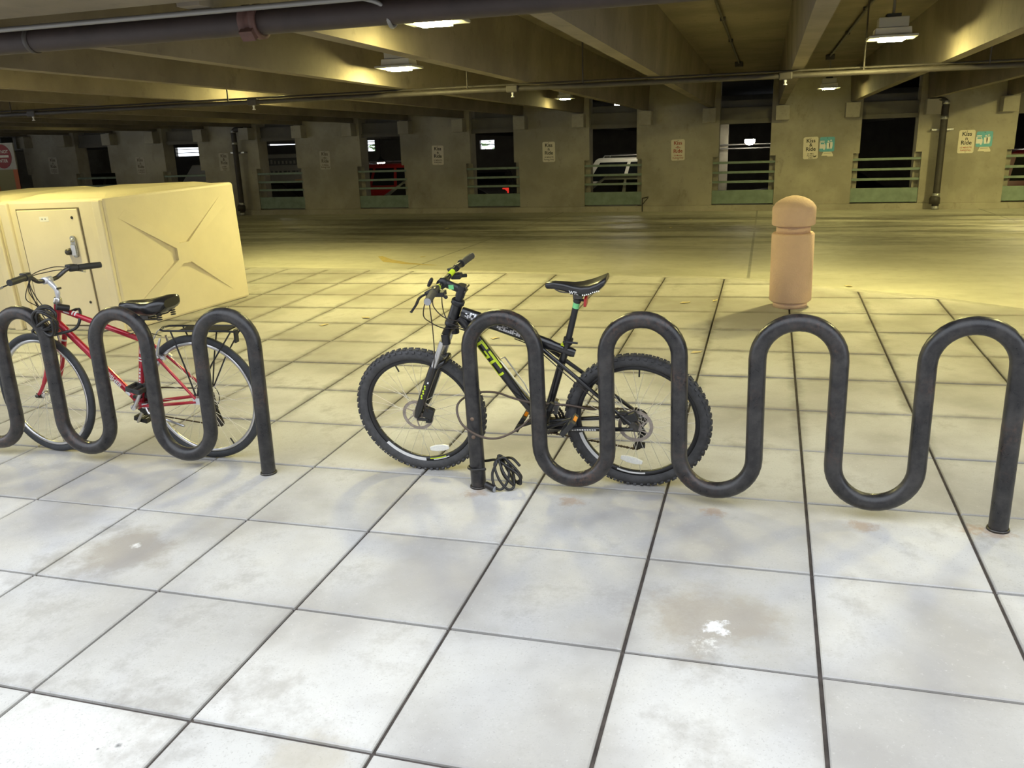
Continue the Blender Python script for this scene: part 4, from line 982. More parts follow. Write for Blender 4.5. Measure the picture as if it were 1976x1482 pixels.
# ---------------------------------------------------------------- black mountain bike
def mountain_bike():
    t = bike_root('mountain_bike', (-2.46, 0.082), (-1.326, 0.078), 0.13, 'black mountain bike with neon yellow lettering leaning on the right rack')
    RW = 0.333; fa, ra = V((0.035, 0, RW)), V((1.105, 0, RW))
    ht, hb_ = V((0.302, 0, 0.905)), V((0.256, 0, 0.800)); bb = V((0.664, 0, 0.300)); stp = V((0.806, 0, 0.725))
    SM = steer_mat(ht, hb_, 0.03)
    wo = dict(tyre='rubber', rim='black_satin', rim_w=0.013, hub='dark_steel', spoke='spoke_dark', knobs=62, rotor=0.080, rotor_y=0.045, flange=0.028, tall=1.05, spokes=32)
    fwl = wheel(t, 'front_wheel', fa, RW, 0.053, 0.262, 0.022, SM, dict(wo, valve=1.95, reflector=(-1.22, 0.215, -0.13), spoke='spoke', decals=((-2.42, -1.60, 'white_print', 0.264, 0.281), (-1.52, -1.18, 'neon', 0.264, 0.270), (-1.45, -1.12, 'white_print', 0.271, 0.276))))
    rwl = wheel(t, 'rear_wheel', ra, RW, 0.053, 0.262, 0.022, M.Identity(4), dict(wo, valve=1.5, spoke='spoke', reflector=(-1.72, 0.20, 0.24), decals=((-2.9, -2.12, 'white_print', 0.264, 0.281), (-1.95, -1.45, 'white_print', 0.264, 0.272))))
    # frame
    q = MB(); q.tube([ht+V((0, 0, 0)), hb_], [0.025, 0.027], 20)
    q.tube(cat_rom([(0.315, 0, 0.852), (0.45, 0, 0.806), (0.60, 0, 0.751), (0.72, 0, 0.704), (0.835, 0, 0.664)], 5), [0.030]*6+[0.028]*5+[0.026]*5+[0.022]*4+[0.018], 16, squash=(0.85, 1.0))
    q.tube([(0.305, 0, 0.835), (0.385, 0, 0.716), (0.564, 0, 0.435), tuple(bb)], [0.027, 0.026, 0.025, 0.026], 18)
    q.tube([tuple(bb), tuple(stp)], [0.019, 0.0175], 16); q.lathe([(0.0, -0.037), (0.023, -0.037), (0.023, 0.037), (0, 0.037)], 20, tuple(bb), 'Y')
    q.prism([(0.31, 0.84), (0.40, 0.80), (0.35, 0.765)], lambda p: V((p[0], -0.004, p[1])), lambda p: V((p[0], 0.004, p[1])))
    fr = q.build('frame', 'black_paint', t)
    for s_ in (-1, 1):
        q = MB(); q.tube([(0.66, s_*0.018, 0.715), (0.79, s_*0.032, 0.607), (0.95, s_*0.052, 0.472), (1.085, s_*0.066, 0.355)], [0.010, 0.010, 0.0095, 0.009], 10); so = q.build('seat_stay', 'black_paint', fr)
        q = MB(); q.tube([(0.68, s_*0.026, 0.295), (0.78, s_*0.045, 0.302), (0.95, s_*0.056, 0.314), (1.098, s_*0.066, 0.326)], [0.013, 0.012, 0.011, 0.009], 10); q.build('chain_stay', 'black_paint', fr)
        q = MB(); q.prism([(1.06, 0.36), (1.095, 0.372), (1.125, 0.345), (1.118, 0.315), (1.075, 0.318), (1.085, 0.34)], lambda p: V((p[0], s_*0.066-0.003, p[1])), lambda p: V((p[0], s_*0.066+0.003, p[1]))); q.build('dropout', 'dark_steel', fr)
    q = MB(); q.tube([(0.905, -0.045, 0.510), (0.905, 0.045, 0.510)], 0.008, 8); q.build('stay_bridge', 'black_paint', fr)
    # bold outlined letters on the down tube (read from head tube to crank)
    A, B_ = V((0.385, 0, 0.716)), V((0.564, 0, 0.435)); r_ = 0.0262
    ribbon_letters(A, B_, r_, [(0.000, -0.0215, 0.013, 0.0215), (0.013, -0.0215, 0.088, -0.0125), (0.013, 0.0125, 0.050, 0.0215), (0.076, -0.0215, 0.088, 0.006), (0.048, -0.003, 0.076, 0.006)], 'neon', fr)
    ribbon_letters(A, B_, r_, [(0.062, 0.0125, 0.160, 0.0215), (0.106, -0.0215, 0.119, 0.0125), (0.119, -0.0215, 0.190, -0.0125), (0.178, -0.0125, 0.190, 0.012)], 'neon', fr)
    # speckled silver print on the top tube
    TA, TB = V((0.325, 0, 0.849)), V((0.62, 0, 0.744)); rects = []
    for i in range(26):
        for j in range(5):
            if random.random() < 0.80 and not (11 < i < 15): rects.append((0.012+i*0.0105, -0.003+j*0.0056, 0.012+i*0.0105+0.0088, -0.003+j*0.0056+0.0046))
    for side_ in (0, 1):
        dk = ribbon_letters(TA, TB, 0.0295, [q_ for q_ in rects if (q_[0] > 0.15) == bool(side_)], 'silver_paint', fr); dk['kind'] = 'stuff'
    q = MB(); q.bar((0.775, 0, 0.711), (0.805, 0, 0.699), 0.03, 0.004); q.build('decal', 'neon', fr)
    ribbon_letters((0.80, -0.045, 0.302), (0.95, -0.055, 0.314), 0.012, [(0.01+i*0.012, -0.004, 0.018+i*0.012, 0.004) for i in range(10)], 'white_print', fr)
    # headset, stem, bar, fork move with the steering
    q = MB(); q.lathe([(0.027, -0.012), (0.031, -0.008), (0.031, 0.008), (0.027, 0.012)], 20, (0, 0, 0)); 
    axd = (ht-hb_).normalized(); rotx = V((0, 0, 1)).rotation_difference(axd).to_matrix().to_4x4()
    for p in (ht, hb_):
        obj('headset_cup', q.mesh('headset_cup', 'black_satin'), fr, M.Translation(p) @ rotx)
    st_t = ht+axd*0.085; clamp = V((0.243, 0, 1.000))
    q = MB(); q.tube([ht+axd*0.008, st_t], 0.0185, 16); q.tube([ht+axd*0.030, st_t+axd*0.004], 0.0215, 16); q.tube([st_t-axd*0.022, (st_t-axd*0.02).lerp(clamp, 0.5), clamp], [0.019, 0.018, 0.021], 14)
    q.lathe([(0.0, -0.026), (0.0235, -0.026), (0.0235, 0.026), (0, 0.026)], 18, tuple(clamp), 'Y')
    stem = q.build('stem', 'black_satin', t, SM)
    q = MB(); mid = (st_t-axd*0.022).lerp(clamp, 0.5); q.bbox(mid+V((-0.012, -0.0195, -0.009)), mid+V((0.012, -0.0175, 0.012))); q.build('price_tag', 'green_tag', stem)
    for dz in (-0.004, -0.026):
        pb = st_t+axd*dz+V((0.022, 0, 0.0)); q = MB(); q.tube([pb+V((0, -0.02, 0)), pb+V((0, 0.02, 0))], 0.005, 8); q.build('bolt', 'dark_steel', stem)
    bw = 0.315
    path = []
    for y, da, dz in ((-bw, 0.042, 0.024), (-0.20, 0.027, 0.024), (-0.13, 0.016, 0.020), (-0.075, 0.003, 0.004), (-0.03, 0, 0), (0.03, 0, 0), (0.075, 0.003, 0.004), (0.13, 0.016, 0.020), (0.20, 0.027, 0.024), (bw, 0.042, 0.024)):
        path.append(clamp+V((da, y, dz)))
    q = MB(); q.tube(cat_rom(path, 4), 0.0125, 14); bar = q.build('handlebar', 'black_satin', t, SM)
    for s_ in (-1, 1):
        g0, g1 = clamp+V((0.026, s_*0.195, 0.024)), clamp+V((0.042, s_*bw, 0.024)); dv = (g1-g0).normalized()
        q = MB(); q.tube([g0, g1], 0.0165, 16); q.tube([g0, g0+dv*0.008], 0.019, 16); gp = q.build('grip', 'grip', bar)
        q = MB(); q.tube([g1, g1+dv*0.004], 0.0155, 16); q.build('grip_cap', 'grey_print', gp)
        q = MB(); q.tube([clamp+V((0.004, s_*0.080, 0.006)), clamp+V((0.0125, s_*0.112, 0.0155))], 0.0130, 14); q.build('bar_print', 'neon', bar)
        lc = clamp+V((0.018, s_*0.150, 0.02))
        q = MB(); q.tube([lc+V((0, -s_*0.012, 0)), lc+V((0, s_*0.012, 0))], 0.0165, 14); q.tube([lc, lc+V((-0.03, 0, -0.012)), lc+V((-0.042, s_*0.015, -0.016))], 0.010, 10)
        ml = q.build('lever_clamp', 'black_plastic', bar)
        q = MB(); q.tube(cat_rom([lc+V((-0.042, s_*0.012, -0.016)), lc+V((-0.060, s_*0.05, -0.022)), lc+V((-0.058, s_*0.10, -0.034)), lc+V((-0.066, s_*0.145, -0.05))], 5), [0.0075]*10+[0.0065]*5+[0.008], 8, squash=(1, 0.6)); q.build('brake_lever', 'black_satin', ml)
        sc_ = clamp+V((0.014, s_*0.118, 0.004))
        q = MB(); q.box(sc_+V((0.012, 0, -0.014)), (0.045, 0.045, 0.022)); q.tube([sc_+V((0.02, 0, -0.015)), sc_+V((0.048, s_*0.03, -0.022))], 0.009, 8); q.build('shifter', 'black_plastic', bar, None, 0.004)
    q = MB(); q.lathe([(0.0, 0.0), (0.020, 0.003), (0.024, 0.010), (0.022, 0.014)], 20); bl = obj('bell', q.mesh('bell', 'black_satin'), bar, M.Translation(clamp+V((-0.036, -0.045, 0.012))) @ RY(-1.1))
    # fork
    cr = hb_-axd*0.030; axl = fa
    q = MB(); q.tube([hb_, cr], 0.022, 16); q.tube([cr+V((0.0, -0.072, -0.012)), cr+V((0, -0.03, 0.004)), cr+V((0, 0.03, 0.004)), cr+V((0, 0.072, -0.012))], 0.020, 12)
    for s_ in (-1, 1): q.tube([cr+V((0, s_*0.066, 0.004)), cr+V((0, s_*0.066, -0.048))], 0.020, 14)
    fork = q.build('fork', 'black_satin', t, SM)
    dn = (axl-cr).normalized()
    for s_ in (-1, 1):
        p0, p1 = cr+V((0, s_*0.066, 0))+dn*0.04, cr+V((0, s_*0.066, 0))+dn*0.24
        q = MB(); q.tube([p0, p1], 0.0145, 16); q.build('stanchion', 'alu', fork)
        e = cr+V((0, s_*0.066, 0))
        L = (axl-cr).length
        q = MB(); q.tube([e+dn*0.185, e+dn*0.20, e+dn*0.36, e+dn*(L-0.05), axl+V((0, s_*0.062, 0.0))], [0.020, 0.0215, 0.021, 0.020, 0.013], 16); lg = q.build('fork_leg', 'black_paint', fork)
        if s_ < 0:
            q = MB()
            for k in range(6): q.box(e+dn*(0.29+k*0.014)+V((-0.007+0.004*(k % 2), -0.0205, 0)), (0.008, 0.002, 0.009), RY(0.5).to_3x3())
            q.build('decal', 'neon', lg)
            q = MB(); q.box(e+dn*0.27+V((0.004, -0.021, 0)), (0.010, 0.002, 0.010), RY(0.6).to_3x3()); q.build('decal', 'white_print', lg)
            q = MB(); q.tube([axl+V((0.004, -0.068, 0.008)), axl+V((0.012, -0.072, 0.045))], 0.006, 8); q.build('quick_release', 'olive', lg)
    q = MB(); q.tube(cat_rom([cr+V((0, -0.066, 0))+dn*0.20, cr+V((0.035, -0.04, 0))+dn*0.17, cr+V((0.035, 0.04, 0))+dn*0.17, cr+V((0, 0.066, 0))+dn*0.20], 6), 0.013, 12); q.build('fork_brace', 'black_paint', fork)
    q = MB(); q.box(axl+V((0.062, -0.052, 0.018)), (0.05, 0.034, 0.055), RY(0.4).to_3x3()); q.box(axl+V((0.055, -0.052, -0.02)), (0.03, 0.02, 0.035)); q.bar(axl+V((0, -0.066, -0.012)), axl+V((0.06, -0.06, -0.018)), 0.012, 0.016); q.build('brake_caliper', 'black_plastic', fork, None, 0.006)
    q = MB(); q.box(ra+V((-0.025, -0.052, 0.045)), (0.075, 0.036, 0.042), RY(-0.4).to_3x3()); q.box(ra+V((-0.055, -0.05, 0.060)), (0.04, 0.03, 0.03)); q.bar(ra+V((-0.02, -0.06, -0.004)), ra+V((0.01, -0.05, 0.06)), 0.012, 0.014); q.build('brake_caliper', 'black_plastic', t, None, 0.006)
    # seat post and saddle
    pt = V((0.866, 0, 0.938))
    q = MB(); q.tube([stp-(pt-stp).normalized()*0.05, pt], 0.0148, 16); post = q.build('seat_post', 'black_satin', t)
    q = MB(); dvec = (pt-stp).normalized(); q.tube([stp+dvec*0.165, stp+dvec*0.19], 0.0152, 16); q.build('price_tag', 'green_tag', post)
    q = MB(); q.tube([stp+dvec*0.03, stp+dvec*0.10], 0.0151, 16); 
    q = MB(); q.tube([stp-dvec*0.012, stp+dvec*0.014], 0.022, 18); q.tube([stp+V((-0.012, -0.022, 0.004)), stp+V((-0.012, 0.022, 0.004))], 0.007, 8); q.tube([stp+V((0.0, -0.024, 0.004)), stp+V((0.05, -0.026, 0.0))], 0.005, 8); q.build('seat_clamp', 'black_satin', t)
    q = MB(); q.box(pt+V((0, 0, 0.004)), (0.04, 0.035, 0.025)); q.box(pt+V((-0.005, 0, 0.022)), (0.05, 0.05, 0.014))
    for s_ in (-1, 1): q.tube(cat_rom([(0.755, s_*0.012, 0.985), (0.80, s_*0.022, 0.963), (0.90, s_*0.022, 0.966), (0.96, s_*0.035, 0.995)], 5), 0.0035, 8)
    q.build('saddle_rails', 'dark_steel', t)
    sd = saddle_mesh([(0.722, 0.008, 0.994, 0.978, 0), (0.730, 0.018, 1.002, 0.972, 0), (0.765, 0.021, 1.006, 0.972, 0), (0.81, 0.026, 1.003, 0.962, 0.002), (0.85, 0.037, 0.999, 0.950, 0.004), (0.89, 0.055, 1.002, 0.946, 0.006), (0.93, 0.068, 1.010, 0.954, 0.007), (0.965, 0.070, 1.022, 0.972, 0.006), (0.990, 0.060, 1.033, 0.995, 0.004), (0.999, 0.040, 1.034, 1.010, 0.002)]).build('saddle', 'saddle_leather', t)
    me = text_mesh('WTB', 0.020, 'white_print', 0.0006, 0.0006); obj('lettering', me, sd, TR(0.858, -0.0440, 0.9665) @ RY(0.18) @ UPR @ RX(0.25))
    q = MB()
    for k in range(9): q.box((0.90+k*0.009, -0.062-0.0009*k, 0.965+k*0.0022+random.uniform(-.003, .003)), (0.005, 0.004, 0.005))
    q.build('worn_patch', 'reflector_white', sd)
    q = MB(); q.tube([pt-dvec*0.02, pt-dvec*0.02+V((0.028, 0, 0.0))], 0.006, 8); q.tube([pt-dvec*0.028, pt-dvec*0.012], 0.018, 16); rf = q.build('reflector_bracket', 'black_plastic', t)
    q = MB(); c_ = pt-dvec*0.02+V((0.038, 0, -0.003)); q.prism([(-0.022, -0.016), (-0.012, -0.025), (0.012, -0.025), (0.022, -0.016), (0.022, 0.016), (0.012, 0.025), (-0.012, 0.025), (-0.022, 0.016)], lambda p: c_+V((-0.006+p[1]*0.15, p[0], p[1])), lambda p: c_+V((0.006+p[1]*0.15, p[0], p[1]))); q.build('rear_reflector', 'reflector_red', rf, None, 0.003)
    # drivetrain (far side)
    q = MB()
    for rr, yo in ((0.058, 0.040), (0.075, 0.046), (0.088, 0.052)):
        pr = [(rr-0.012, yo-0.001), (rr-0.012, yo+0.001), (rr, yo+0.001), (rr, yo-0.001)]; q.lathe(pr, 60, tuple(bb), 'Y', True, True)
        for k in range(36):
            a = 2*PI*k/36; q.box(bb+V((rr*math.cos(a), yo, rr*math.sin(a))), (0.006, 0.002, 0.005), M.Rotation(-a, 3, 'Y'))
    for k in range(5):
        a = 2*PI*k/5; q.bar(bb+V((0, 0.050, 0)), bb+V((0.080*math.cos(a), 0.050, 0.080*math.sin(a))), 0.014, 0.004, (0, 1, 0))
    crs = q.build('chainset', 'dark_steel', t)
    ca = 0.42      # crank angle above horizontal, near crank pointing back
    cd = V((math.cos(ca), 0, math.sin(ca)))
    for s_, dv in ((-1, cd), (1, -cd)):
        y0_, y1_ = s_*0.062, s_*0.078
        p0, p1 = bb+V((0, y0_, 0)), bb+dv*0.170+V((0, y1_, 0))
        q = MB(); q.tube([p0-dv*0.004, p0+dv*0.02, p1-dv*0.01, p1+dv*0.010], [0.018, 0.016, 0.012, 0.012], 12, squash=(0.62, 1.0) if False else (1, 0.7)); q.tube([bb+V((0, s_*0.035, 0)), bb+V((0, s_*0.074, 0))], 0.0155, 14); ck = q.build('crank_arm', 'black_satin', t)
        pc = p1+V((0, s_*0.058, 0)); pm = M.Rotation(-0.85 if s_ < 0 else -1.0, 3, 'Y')
        q = MB(); q.tube([p1, pc+V((0, s_*0.045, 0))], 0.008, 10)
        for u in (-0.040, 0.040): q.box(pc+pm @ V((u, 0, 0)), (0.010, 0.088, 0.024), pm)
        for u in (-0.042, 0.042): q.box(pc+V((0, u, 0)), (0.088, 0.009, 0.022), pm)
        pd = q.build('pedal', 'black_plastic', ck, None, 0.002)
        q = MB(); q.box(pc+pm @ V((0.046, 0, 0)), (0.004, 0.04, 0.016), pm); q.build('reflector', 'reflector_amber', pd)
    q = MB()
    for k, rr in enumerate((0.048, 0.044, 0.040, 0.036, 0.032, 0.028, 0.024)):
        q.lathe([(0.012, 0.034+k*0.0042), (rr, 0.034+k*0.0042), (rr, 0.036+k*0.0042), (0.012, 0.036+k*0.0042)], 30, tuple(ra), 'Y', True, True)
    q.build('cassette', 'dark_steel', t)
    jk = V((1.095, 0.052, 0.176)); ju = V((1.118, 0.052, 0.248))
    q = MB(); q.bar(ra+V((0.012, 0.068, -0.02)), ju+V((0, 0.012, 0)), 0.016, 0.02); q.bar(ju+V((0, 0.008, 0)), jk+V((0, 0.008, 0)), 0.005, 0.022); q.bar(ju+V((0, -0.008, 0)), jk+V((0, -0.008, 0)), 0.005, 0.022)
    for p in (ju, jk): q.lathe([(0.006, -0.003), (0.020, -0.003), (0.020, 0.003), (0.006, 0.003)], 20, tuple(p), 'Y', True)
    q.box(jk+V((0.018, 0, 0.004)), (0.034, 0.022, 0.020)); q.build('rear_derailleur', 'black_satin', t)
    q = MB(); q.box(bb+V((0.035, 0.045, 0.085)), (0.05, 0.03, 0.05), RY(0.4).to_3x3()); q.box(bb+V((0.055, 0.04, 0.06)), (0.02, 0.02, 0.06), RY(0.3).to_3x3()); q.tube([bb+V((0.05, 0.03, 0.1)), bb+V((0.03, 0.03, 0.035))], 0.004, 6); q.build('front_derailleur', 'alu', t, None, 0.004)
    q = MB(); cpath = [bb+V((0.0, 0.046, 0.076)), ra+V((0, 0.046, 0.036)), ra+V((0.030, 0.046, 0.018)), ra+V((0.034, 0.048, -0.02)), ju+V((-0.018, 0, 0.004)), ju+V((-0.012, 0, -0.016)), jk+V((0.018, 0, 0.008)), jk+V((0, 0, -0.020)), bb+V((0.01, 0.046, -0.076))]
    q.tube(cpath, 0.0042, 6); 
    for a_, b_ in ((cpath[0], cpath[1]), (cpath[7], cpath[8])):
        N = 30
        for k in range(N): q.box(a_.lerp(b_, (k+0.5)/N), (0.0075, 0.008, 0.0095 if k % 2 else 0.007), None)
    q.build('chain', 'chain', t)
    # bottle cage rods on the down tube
    q = MB()
    for s_ in (-1, 1): q.tube([(0.475, s_*0.012, 0.622), (0.49, s_*0.026, 0.625), (0.575, s_*0.026, 0.492), (0.60, s_*0.012, 0.448)], 0.0035, 8)
    q.build('bottle_cage', 'alu', t)
    # cables
    bc = clamp
    for i, pts in enumerate(([bc+V((-0.02, -0.15, 0.0)), (0.19, -0.15, 0.90), (0.19, -0.09, 0.84), (0.235, -0.05, 0.795), (0.315, -0.034, 0.785), (0.40, -0.030, 0.735)],
                             [bc+V((0.0, -0.13, -0.01)), (0.222, -0.10, 0.92), (0.255, -0.07, 0.855), (0.31, -0.035, 0.825)],
                             [bc+V((0.0, 0.13, -0.01)), (0.20, 0.10, 0.95), (0.21, 0.03, 0.88), (0.26, -0.04, 0.825), (0.33, -0.034, 0.790)],
                             [bc+V((-0.01, -0.145, 0.005)), (0.215, -0.125, 0.93), (0.200, -0.095, 0.80), (0.185, -0.088, 0.66), (0.150, -0.088, 0.55), (0.10, -0.092, 0.44), (0.105, -0.08, 0.37)],
                             [(0.56, -0.012, 0.735), (0.66, -0.022, 0.692), (0.80, -0.045, 0.575), (0.98, -0.063, 0.425), (1.06, -0.07, 0.40)])):
        q = MB(); q.tube(cat_rom(pts, 8), 0.0026, 6); q.build('cable', 'hose', t)
    return t
mountain_bike()

# ---------------------------------------------------------------- red hybrid bicycle
def red_bike():
    t = bike_root('city_bike', (-4.746, -0.03), (-3.68, 0.031), 0.02, 'red hybrid bicycle with rear carrier standing behind the left rack')
    RW = 0.349; fa, ra = V((0.055, 0, RW)), V((1.068, 0, RW)); bb = V((0.672, 0, 0.305))
    ht, hb_ = V((0.283, 0, 0.868)), V((0.243, 0, 0.735)); stp = V((0.766, 0, 0.690))
    SM = steer_mat(ht, hb_, -0.13)
    wo = dict(tyre='rubber_smooth', rim='alu', rim_w=0.011, hub='steel', spoke='spoke', flange=0.022, spokes=36, tall=1.12)
    wheel(t, 'front_wheel', fa, RW, 0.036, 0.294, 0.018, SM, dict(wo, valve=-1.38)); wheel(t, 'rear_wheel', ra, RW, 0.036, 0.294, 0.018, M.Identity(4), dict(wo, valve=-1.1))
    axd = (ht-hb_).normalized()
    q = MB(); q.tube([ht, hb_], 0.0185, 16); q.tube([(0.276, 0, 0.842), tuple(stp-V((0.006, 0, 0.022)))], 0.0148, 14); q.tube([(0.252, 0, 0.768), tuple(bb)], 0.0185, 16); q.tube([tuple(bb), tuple(stp)], 0.0155, 14); q.lathe([(0, -0.036), (0.021, -0.036), (0.021, 0.036), (0, 0.036)], 18, tuple(bb), 'Y')
    fr = q.build('frame', 'red_frame', t)
    for s_ in (-1, 1):
        q = MB(); q.tube([(0.768, s_*0.014, 0.672), (0.845, s_*0.032, 0.594), (1.062, s_*0.062, 0.362)], [0.0085, 0.0085, 0.0075], 10); q.build('seat_stay', 'red_frame', fr)
        q = MB(); q.tube([(0.668, s_*0.024, 0.300), (0.80, s_*0.045, 0.313), (1.062, s_*0.062, 0.345)], [0.0115, 0.010, 0.008], 10); q.build('chain_stay', 'red_frame', fr)
        q = MB(); q.box((1.066, s_*0.063, 0.350), (0.04, 0.005, 0.036)); q.build('dropout', 'silver_paint', fr)
    # white bands and print
    for p0, p1, r_, ss in (((0.276, 0, 0.842), stp, 0.0152, (0.095, 0.112)), (bb, stp, 0.0159, (0.255, 0.270))):
        p0, p1 = V(p0), V(p1); d = (p1-p0).normalized()
        for k, s0 in enumerate(ss):
            q = MB(); q.tube([p0+d*s0, p0+d*(s0+0.007)], r_, 14); q.build('band', 'white_print', fr)
    A, B_ = V((0.252, 0, 0.768)), bb
    dd = (B_-A).normalized(); ang = math.atan2(-dd.z, dd.x)
    me = text_mesh('FISHER', 0.036, 'white_print', 0.0006, 0.0008); obj('lettering', me, fr, M.Translation(A+dd*0.435+V((0, -0.0192, 0))) @ RY(ang) @ UPR)
    ribbon_letters(A, B_, 0.0188, [(0.525, -0.009, 0.555, 0.009)], 'white_print', fr)
    ribbon_letters(bb, stp, 0.0158, [(0.10+i*0.020, -0.004, 0.114+i*0.020, 0.004) for i in range(6)]+[(0.30, -0.005, 0.335, 0.003)], 'white_print', fr)
    ribbon_letters((0.276, 0, 0.842), stp, 0.0151, [(0.045+i*0.008, -0.004, 0.051+i*0.008, 0.004) for i in range(5)], 'white_print', fr)
    # fork
    cr = hb_-axd*0.02
    q = MB(); q.tube([hb_, cr], 0.017, 14); q.tube([cr+V((0, -0.052, -0.012)), cr+V((0, -0.03, 0)), cr+V((0, 0.03, 0)), cr+V((0, 0.052, -0.012))], 0.014, 10); fork = q.build('fork', 'red_frame', t, SM)
    for s_ in (-1, 1):
        e0 = cr+V((0, s_*0.05, -0.008)); e3 = fa+V((0.0, s_*0.050, 0.004)); dl = e3-e0
        q = MB(); q.tube(cat_rom([e0, e0+dl*0.35+V((0.016, 0, 0)), e0+dl*0.65+V((0.028, 0, 0)), e0+dl*0.88+V((0.016, 0, 0)), e3], 6), [0.014]*8+[0.012]*8+[0.0095]*9, 12); bl = q.build('fork_blade', 'red_frame', fork)
        q = MB(); q.tube([e0+dl*0.14+V((0.007, 0, 0)), e0+dl*0.165+V((0.008, 0, 0))], 0.0146, 12); q.build('band', 'white_print', bl)
        q = MB(); q.box(e3+V((0, 0, -0.004)), (0.03, 0.006, 0.028)); q.lathe([(0, -0.008), (0.009, -0.008), (0.009, 0.008), (0, 0.008)], 10, tuple(fa+V((0, s_*0.06, 0))), 'Y'); q.build('dropout', 'dark_steel', bl)
        # V-brake arm
        b0 = e0+dl*0.22+V((-0.014, 0, 0))
        q = MB(); q.tube([b0, b0+V((-0.012, s_*0.004, 0.055)), b0+V((-0.012, -s_*0.012, 0.105))], [0.009, 0.008, 0.006], 8); q.box(b0+V((-0.012, -s_*0.022, 0.02)), (0.05, 0.014, 0.012)); q.lathe([(0, -0.008), (0.010, -0.008), (0.010, 0.008), (0, 0.008)], 10, tuple(b0), 'X'); q.build('brake_arm', 'alu', fork)
        c0 = V((0.862, s_*0.040, 0.585))
        q = MB(); q.tube([c0, c0+V((0.022, s_*0.006, 0.055)), c0+V((0.030, -s_*0.015, 0.100))], [0.009, 0.008, 0.006], 8); q.box(c0+V((0.02, -s_*0.012, 0.0)), (0.052, 0.014, 0.012), RY(0.7).to_3x3()); q.lathe([(0, -0.010), (0.010, -0.010), (0.010, 0.010), (0, 0.010)], 10, tuple(c0), 'X'); q.build('brake_arm', 'alu', t)
    # quill stem and handlebar
    st_t = ht+axd*0.075; clamp = V((0.243, 0, 0.995))
    q = MB(); q.tube(cat_rom([ht, ht+axd*0.05, st_t+V((-0.012, 0, 0.012)), clamp], 5), [0.0115]*6+[0.0135]*6+[0.014]*4, 14); q.lathe([(0, -0.024), (0.019, -0.024), (0.019, 0.024), (0, 0.024)], 16, tuple(clamp), 'Y'); stem = q.build('quill_stem', 'silver_paint', t, SM)
    q = MB(); q.lathe([(0.0185, 0), (0.022, 0.003), (0.022, 0.016), (0.019, 0.022), (0.019, 0.032), (0.015, 0.036)], 18); hs = obj('headset', q.mesh('headset', 'steel'), stem, M.Translation(ht) @ V((0, 0, 1)).rotation_difference(axd).to_matrix().to_4x4())
    q = MB(); q.tube([st_t+V((0.01, -0.012, 0.012)), st_t+V((0.01, 0.012, 0.012))], 0.006, 8); q.build('bolt', 'dark_steel', stem)
    path = [clamp+V((dx, y, dz)) for y, dx, dz in ((-0.285, 0.085, 0.038), (-0.17, 0.045, 0.042), (-0.12, 0.022, 0.040), (-0.065, 0.002, 0.006), (-0.03, 0, 0), (0.03, 0, 0), (0.065, 0.002, 0.006), (0.12, 0.022, 0.040), (0.17, 0.045, 0.042), (0.285, 0.085, 0.038))]
    q = MB(); q.tube(cat_rom(path, 5), 0.0115, 14); bar = q.build('handlebar', 'dark_steel', t, SM)
    for s_ in (-1, 1):
        g0, g1 = clamp+V((0.045, s_*0.17, 0.042)), clamp+V((0.086, s_*0.288, 0.038)); dv = (g1-g0).normalized()
        q = MB(); q.tube([g0, g0.lerp(g1, .5), g1], [0.0165, 0.0175, 0.0165], 16); q.build('grip', 'black_plastic', bar)
        q = MB(); q.tube([g0-dv*0.045, g0-dv*0.004], 0.0195, 16); q.box(g0-dv*0.03+V((-0.012, 0, 0.008)), (0.04, 0.04, 0.026)); gs = q.build('grip_shifter', 'black_plastic', bar, None, 0.005)
        lc = g0-dv*0.055
        q = MB(); q.tube([lc, lc+V((-0.03, s_*0.006, -0.010))], 0.010, 10); q.build('lever_clamp', 'alu', gs)
        q = MB(); q.tube(cat_rom([lc+V((-0.032, s_*0.006, -0.012)), lc+V((-0.048, s_*0.05, -0.018)), lc+V((-0.04, s_*0.10, -0.028)), lc+V((-0.045, s_*0.135, -0.036))], 5), 0.0065, 8, squash=(1, 0.6)); lv = q.build('brake_lever', 'dark_steel', gs)
        q = MB(); q.tube([lc+V((-0.045, s_*0.132, -0.036)), lc+V((-0.047, s_*0.155, -0.041))], 0.0068, 8); q.build('lever_tip', 'alu', lv)
    # saddle on a short post
    pt = stp+(stp-bb).normalized()*0.115
    q = MB(); q.tube([stp, pt], 0.0132, 14); q.build('seat_post', 'black_satin', t)
    sd = saddle_mesh([(0.670, 0.012, 0.862, 0.836, 0), (0.684, 0.028, 0.876, 0.824, 0), (0.735, 0.036, 0.884, 0.820, 0), (0.79, 0.048, 0.886, 0.812, 0.002), (0.84, 0.070, 0.889, 0.806, 0.004), (0.89, 0.096, 0.898, 0.808, 0.005), (0.935, 0.104, 0.908, 0.818, 0.005), (0.970, 0.096, 0.909, 0.834, 0.003), (0.988, 0.066, 0.900, 0.852, 0.002)]).build('saddle', 'saddle_leather', t)
    q = MB()
    for s_ in (-1, 1):
        q.tube(cat_rom([(0.72, s_*0.012, 0.84), (0.78, s_*0.022, 0.806), (0.86, s_*0.024, 0.800), (0.92, s_*0.04, 0.808), (0.945, s_*0.055, 0.835)], 5), 0.0035, 8)
        for k in range(4): q.lathe([(0.010, -0.002), (0.014, -0.002), (0.014, 0.002), (0.010, 0.002)], 14, (0.94, s_*0.058, 0.795+k*0.011), 'Z', True)
    q.box((0.825, 0, 0.80), (0.05, 0.06, 0.022)); q.tube([(0.80, -0.035, 0.79), (0.86, 0.03, 0.775)], 0.006, 8); q.build('saddle_springs', 'dark_steel', t)
    # carrier
    zc = 0.735; q = MB()
